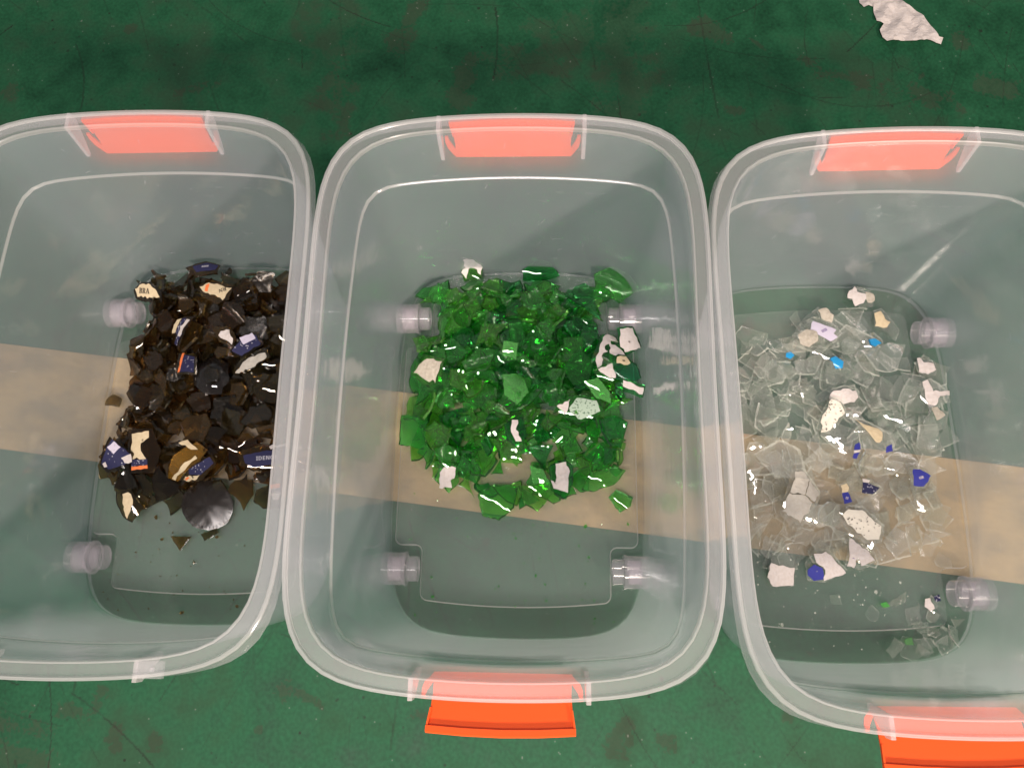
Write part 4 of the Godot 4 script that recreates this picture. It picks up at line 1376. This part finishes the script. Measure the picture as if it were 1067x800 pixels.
	["clear","glass_shard",0.3919,-0.1444,[-0.0135,-0.0063,-0.0001,-0.0146,0.0122,-0.0091,0.0134,0.0073,0,0.0155,-0.012,0.0073],0.003,0.04,30,[0,0],[["beige",[-0.0123,-0.005,-0.0002,-0.0132,0.0121,-0.0078,0.0122,0.0059,0.0001,0.0141,-0.0108,0.0073],[]]],"","round beige speckled label disc on clear shard"],
	["clear","glass_shard",0.4183,-0.1762,[-0.0116,-0.0078,0.0016,-0.012,0.0107,0.0006,0.007,0.013,-0.0077,0.0061],0.003,0.04,30,[0,0],[["beige",[-0.0105,-0.0064,0.0014,-0.0106,0.0094,0.0006,0.0059,0.0116,-0.0064,0.0061],[]]],"","small beige speckled label patch on clear shard behind lilac label"],
	["clear","glass_shard",0.4278,-0.1088,[-0.0093,-0.0053,-0.0014,-0.0094,0.0079,-0.0014,0.0058,0.008,-0.003,0.0081],0.005,0.014,30,[0,0],[],"blue","glossy sky blue glass drop among clear shards"],
	["clear","glass_shard",0.3683,-0.122,[-0.0046,-0.0027,0.0019,-0.0054,0.0066,-0,0.0011,0.0054,-0.005,0.0027],0.004,0.014,30,[0,0],[],"blue","tiny sky blue glass chip beside beige speckled disc"],
	["clear","glass_shard",0.4808,-0.1387,[-0.0067,-0.0041,0.0011,-0.0054,0.0092,0.0013,0.0012,0.0054,-0.0048,0.0027],0.003,0,30,[0,0],[],"blue","small jagged turquoise glass chip below crumpled paper"],
	["clear","glass_shard",0.4326,-0.0636,[-0.024,0.0039,-0.0153,-0.0093,0.0026,-0.0146,0.0195,-0.0095,0.022,0.0036,0.0124,0.0128,-0.0173,0.013],0.003,0.04,10,[0,0],[["white",[-0.019,0.0039,-0.0158,-0.004,-0.0004,-0.0094,0.0156,-0.0068,0.0184,0.0023,0.0128,0.0089,-0.0145,0.0091],[]]],"","clear shard capped by a smooth pinkish white label"],
	["clear","glass_shard",0.4123,-0.0372,[-0.0195,0.0191,-0.0129,-0.0015,0.0015,-0.0238,0.0147,-0.0187,0.0193,-0.0018,-0.003,0.0267],0.003,0.036,70,[0,0],[["speckled",[-0.0138,0.0242,-0.0123,0.0062,0.0011,-0.0199,0.0118,-0.0147,0.0167,-0.0005,-0.0025,0.0215],[]]],"","clear shard with a white label dotted with black flecks pointing up"],
	["clear","glass_shard",0.4612,-0.0157,[-0.0252,-0.0182,-0.0082,-0.0158,0.0197,-0.0006,0.0154,0.0172,-0.0017,0.0174],0.003,0.04,30,[0,0],[["cream",[-0.0194,-0.0144,0.0145,0.002,0.0121,0.0134,0.0045,0.016],[]]],"","clear shard with a plain cream wedge of paper"],
	["clear","glass_shard",0.55,-0.1081,[-0.0163,-0.0052,-0.0054,-0.0133,0.0161,-0.0054,0.0141,0.0106,-0.0085,0.0134],0.003,0.036,10,[0,4],[["white",[-0.0132,-0.0106,-0.008,-0.012,-0.0038,-0.0053,0.0111,-0.0054,0.0137,0.004,0.0017,0.0107,-0.0116,0.0081],[]]],"","clear shard with a pinkish white fish shaped label by right wall"],
	["clear","glass_shard",0.5472,-0.0646,[-0.0176,-0.0142,-0.0018,-0.0222,0.0206,-0.004,0.0165,0.0091,-0.0026,0.0247,-0.0151,0.0067],0.003,0.036,60,[0,4],[["white",[-0.0136,-0.0169,-0.0071,-0.0196,-0.0016,-0.0038,0.0208,-0.0053,0.0199,0.0012,0.0063,0.0026,0.0011,0.0143,-0.0065,0.017,-0.0117,-0.0012],[]]],"","clear shard with a crumpled forked white paper label"],
	["clear","glass_shard",0.5458,-0.0291,[-0.0201,0.0048,-0.0051,-0.0184,0.0236,-0.0135,0.0158,0.0096,-0.0143,0.0175],0.003,0.05,10,[0,3],[["beige",[-0.0079,-0.0158,0.0035,-0.0185,0.0157,-0.0083,0.0001,-0.0005],[]]],"","clear shard with a beige paper corner near right wall"],
	["clear","glass_shard",0.4397,0.0049,[-0.0058,-0.0156,0.0067,-0.0183,0.0093,0.0045,-0.0021,0.0222,-0.008,0.0072],0.003,0.03,80,[0,0],[["blue_ink",[-0.0011,-0.0017,0.0053,-0.0043,0.0057,0.0046,-0.003,0.0059],[]],["white",[-0.003,0.0063,0.0056,0.0049,0.0041,0.0083,-0.0034,0.0097],[]],["blue_ink",[-0.0034,0.0101,0.004,0.0087,-0.0004,0.0172,-0.0052,0.016],[]]],"","clear shard with royal blue label crossed by a white bar"],
	["clear","glass_shard",0.4831,0.0059,[-0.0077,-0.0043,0.0038,-0.0095,0.0072,0.0031,-0.0033,0.0107],0.003,0.03,60,[0,0],[["blue_ink",[-0.0058,0.0007,0.0019,-0.0032,0.0021,0.0057,-0.0066,0.0083],[]]],"","clear shard with a small faded royal blue patch"],
	["clear","glass_shard",0.5188,0.0426,[-0.0117,-0.0112,0.0031,-0.0139,0.016,-0.0016,0.0044,0.0157,-0.0118,0.011],0.003,0.04,20,[0,0],[["blue_ink",[-0.0071,-0.0088,0.0013,-0.0089,0.0135,-0.0004,0.0035,0.0133,-0.0084,0.0122],[["UR",0.0045,0.0012,0.0022,15,"white"]]]],"","clear shard with the biggest royal blue label lettered in white"],
	["clear","glass_shard",0.4559,0.0566,[-0.013,-0.0097,0.0017,-0.0123,0.017,0.0023,0.004,0.0122,-0.0099,0.0075],0.003,0.04,20,[0,0],[["navy",[-0.0085,-0.006,-0.0014,-0.0049,0.0112,0.0011,0.0019,0.0098,-0.0111,0.0075],[]],["white",[-0.008,-0.011,0.0014,-0.0086,-0.0014,-0.0049,-0.0085,-0.006],[]]],"","clear shard with a dark navy label under a white sliver"],
	["clear","glass_shard",0.4255,0.0672,[-0.0073,-0.0151,0.0051,-0.0177,0.0099,0.0068,-0.0008,0.0191,-0.0069,0.007],0.003,0.04,70,[0,0],[["cream",[-0.0051,-0.0127,0.0024,-0.0152,0.0026,-0.0041,-0.0048,-0.0028],[]],["blue_ink",[-0.0048,-0.0025,0.0025,-0.0038,0.0061,0.0093,-0.0037,0.0118],[["IZ",0.004,0.0005,0.0044,70,"white"]]]],"","clear shard with a cream and blue striped label lettered IZ"],
	["clear","glass_shard",0.3643,0.0756,[-0.0264,0.0167,-0.0103,-0.0376,0.0094,-0.0403,0.0312,-0.0109,0.0173,0.0113,-0.0013,0.0345,-0.0199,0.0263],0.003,0.045,70,[0,0],[["grey",[-0.0068,-0.0352,0.0066,-0.0353,0.0143,-0.0255,0.0042,-0.0056,-0.0149,-0.0078],[]],["grey",[0.0148,-0.0248,0.0285,-0.0084,0.0168,0.0028,0.0048,-0.0056],[]],["grey",[-0.0162,-0.0071,0.0041,-0.0046,0.0131,0.004,-0.0034,0.0297,-0.0239,0.0155],[]]],"","large clear shard with a creased grey label cracked in three"],
	["clear","glass_shard",0.439,0.1046,[-0.0269,-0.0109,-0.0139,-0.0232,0.0052,-0.0222,0.0289,0.0016,0.0229,0.0243,0.0029,0.0246,-0.019,0.0058],0.003,0.036,40,[0,0],[["speckled",[-0.0222,-0.0109,-0.0143,-0.0183,0.0023,-0.0173,0.024,0.0028,0.0199,0.0196,0.0057,0.0198,-0.0161,0.001],[]]],"","big clear shard with a rounded white label dotted with black flecks"],
	["clear","glass_shard",0.3374,0.1588,[-0.0127,-0.0079,0.0014,-0.0371,0.0073,-0.0178,0.0181,-0.0012,0.0161,0.0249,-0.0126,0.0254,-0.0178,0.0137],0.003,0.06,80,[0,0],[["white",[-0.0129,-0.0043,0.0014,-0.0021,0.0167,0.0012,0.015,0.0237,-0.0102,0.0253,-0.0166,0.0136],[]]],"","clear shard with a plain white label at heap's front left corner"],
	["clear","glass_shard",0.3879,0.1575,[-0.0217,-0.0021,-0.0083,-0.0203,0.0087,-0.0217,0.0326,0.0041,0.005,0.021,-0.0162,0.019],0.003,0.05,20,[0,0],[["white",[-0.0098,-0.0154,0.0059,-0.0181,0.0235,-0.0005,0.0299,0.0077,0.0028,0.0187,0.004,0.0045,-0.0071,-0.0048],[]],["blue_ink",[-0.0175,0.0049,-0.0097,-0.0023,0.0006,0.0022,0.003,0.0163,-0.0091,0.0189,-0.0169,0.012],[]]],"","clear shard with white paper torn beside a deep blue splash"],
	["clear","glass_shard",0.4363,0.1451,[-0.0201,0.0118,-0.0118,-0.0266,0.0151,-0.0078,0.0184,0.0064,-0.0016,0.0162],0.003,0.05,40,[0,0],[["white",[-0.0121,-0.023,0.0102,-0.0065,0.0163,0.0041,-0.0011,0.0115,-0.0037,0.002,-0.0097,0.014,-0.0178,0.0117],[]],["purple",[-0.0119,-0.0122,-0.0077,-0.0063,-0.0039,0.0032,-0.0121,0.0022],[]]],"","clear shard with pinkish white label marked by a purple streak"],
	["clear","glass_shard",0.4771,-0.2107,[-0.0218,0.001,-0.0097,-0.0162,0.0057,-0.0133,0.0176,-0.0019,0.0132,0.0152,-0.0049,0.0152],0.003,0.03,20,[4,0],[["white",[-0.0184,-0.0076,-0.0099,-0.0147,-0.003,-0.0047,0.0071,-0.0019,0.0008,0.0095,-0.01,0.0138,-0.0142,0.0038,-0.0206,0.0024],[]],["beige",[0.0037,-0.0061,0.0151,-0.0033,0.0154,0.0067,0.006,0.0095],[]]],"","clear shard with crumpled white and beige paper at heap's back"],
	["clear","glass_shard",0.5043,-0.1699,[-0.0146,-0.02,-0.0011,-0.0257,0.0184,0.0079,0.0115,0.0245,0.0002,0.0107,-0.0144,0.0024],0.003,0.03,50,[0,0],[["cream",[-0.0138,-0.0158,-0.0043,-0.02,-0.0005,-0.0074,0.0068,-0.0032,0.0008,0.0052,-0.0144,0.0024],[]]],"","clear shard with a cream paper hook below the crumpled paper"],
	["clear","glass_shard",0.5229,0.1998,[-0.0103,-0.0003,0.0002,-0.0098,0.0091,-0.0053,0.0053,0.0064,-0.0044,0.0089],0.003,0.03,50,[0,0],[["white",[-0.0086,-0.005,-0.0025,-0.0062,0.0018,0.0065,-0.0033,0.01,-0.0097,0.0044],[]],["navy",[0.0025,-0.0086,0.011,-0.0111,0.0112,-0.003,0.004,-0.0017],[]]],"","clear chip with navy and white paper touching right near hub"],
	["clear","glass_shard",0.481,0.1977,[-0.0211,0.0097,0.0119,-0.0119,0.0092,0.0022],0.003,0,0,[0,0],[],"","thin clear triangle lying alone on bin floor"],
	["clear","glass_shard",0.449,0.215,[-0.0099,-0.0003,-0.0004,-0.012,0.0081,-0.0029,0.0048,0.0064,-0.0025,0.0088],0.003,0,0,[0,0],[],"","small clear kite shaped shard lying alone"],
	["clear","glass_shard",0.4043,0.1976,[-0.007,-0.0054,0.0051,-0.0068,0.0075,0.006,-0.0056,0.0062],0.003,0,0,[0,0],[],"","small clear square shard lying alone on bin floor"],
	["clear","glass_shard",0.4707,0.2541,[-0.0114,0.0036,0.0019,-0.0125,0.0126,-0.0036,-0.0031,0.0125],0.003,0.02,20,[0,0],[],"","clear curved shard lying flat by the near wall"],
	["clear","glass_shard",0.5067,0.2517,[-0.0098,-0.0083,0.0033,-0.0108,0.0104,0.0071,-0.004,0.0119],0.003,0.02,20,[0,0],[],"","clear narrow shard second from the near right corner"],
	["clear","glass_shard",0.532,0.2436,[-0.0155,0.0017,-0.0016,-0.0168,0.0118,-0.0125,0.0092,0.008,-0.0038,0.0195],0.005,0.016,60,[0,0],[],"","chunky clear shard full of glints in near right corner"],
	["clear","glass_shard",0.4636,0.203,[-0.0055,-0.0014,0.0019,-0.0038,0.006,0.0019,-0.0024,0.0032],0.003,0,0,[0,0],[],"bright","tiny bright green chip next to the kite shaped shard"],
	["clear","glass_shard",0.4896,0.2467,[-0.0056,-0.0019,0.0041,-0.0055,0.0054,0.0036,-0.0039,0.0038],0.003,0,0,[0,0],[],"bright","tiny bright green chip in front of near wall"],
	["clear","glass_shard",0.346,0.0234,[-0.0356,-0.0101,-0.0038,-0.0257,0.025,-0.0158,0.0291,0.0243,-0.0148,0.0273],0.003,0.04,85,[2,0],[],"","big flat clear shard with upright bright ridge near left wall"],
]
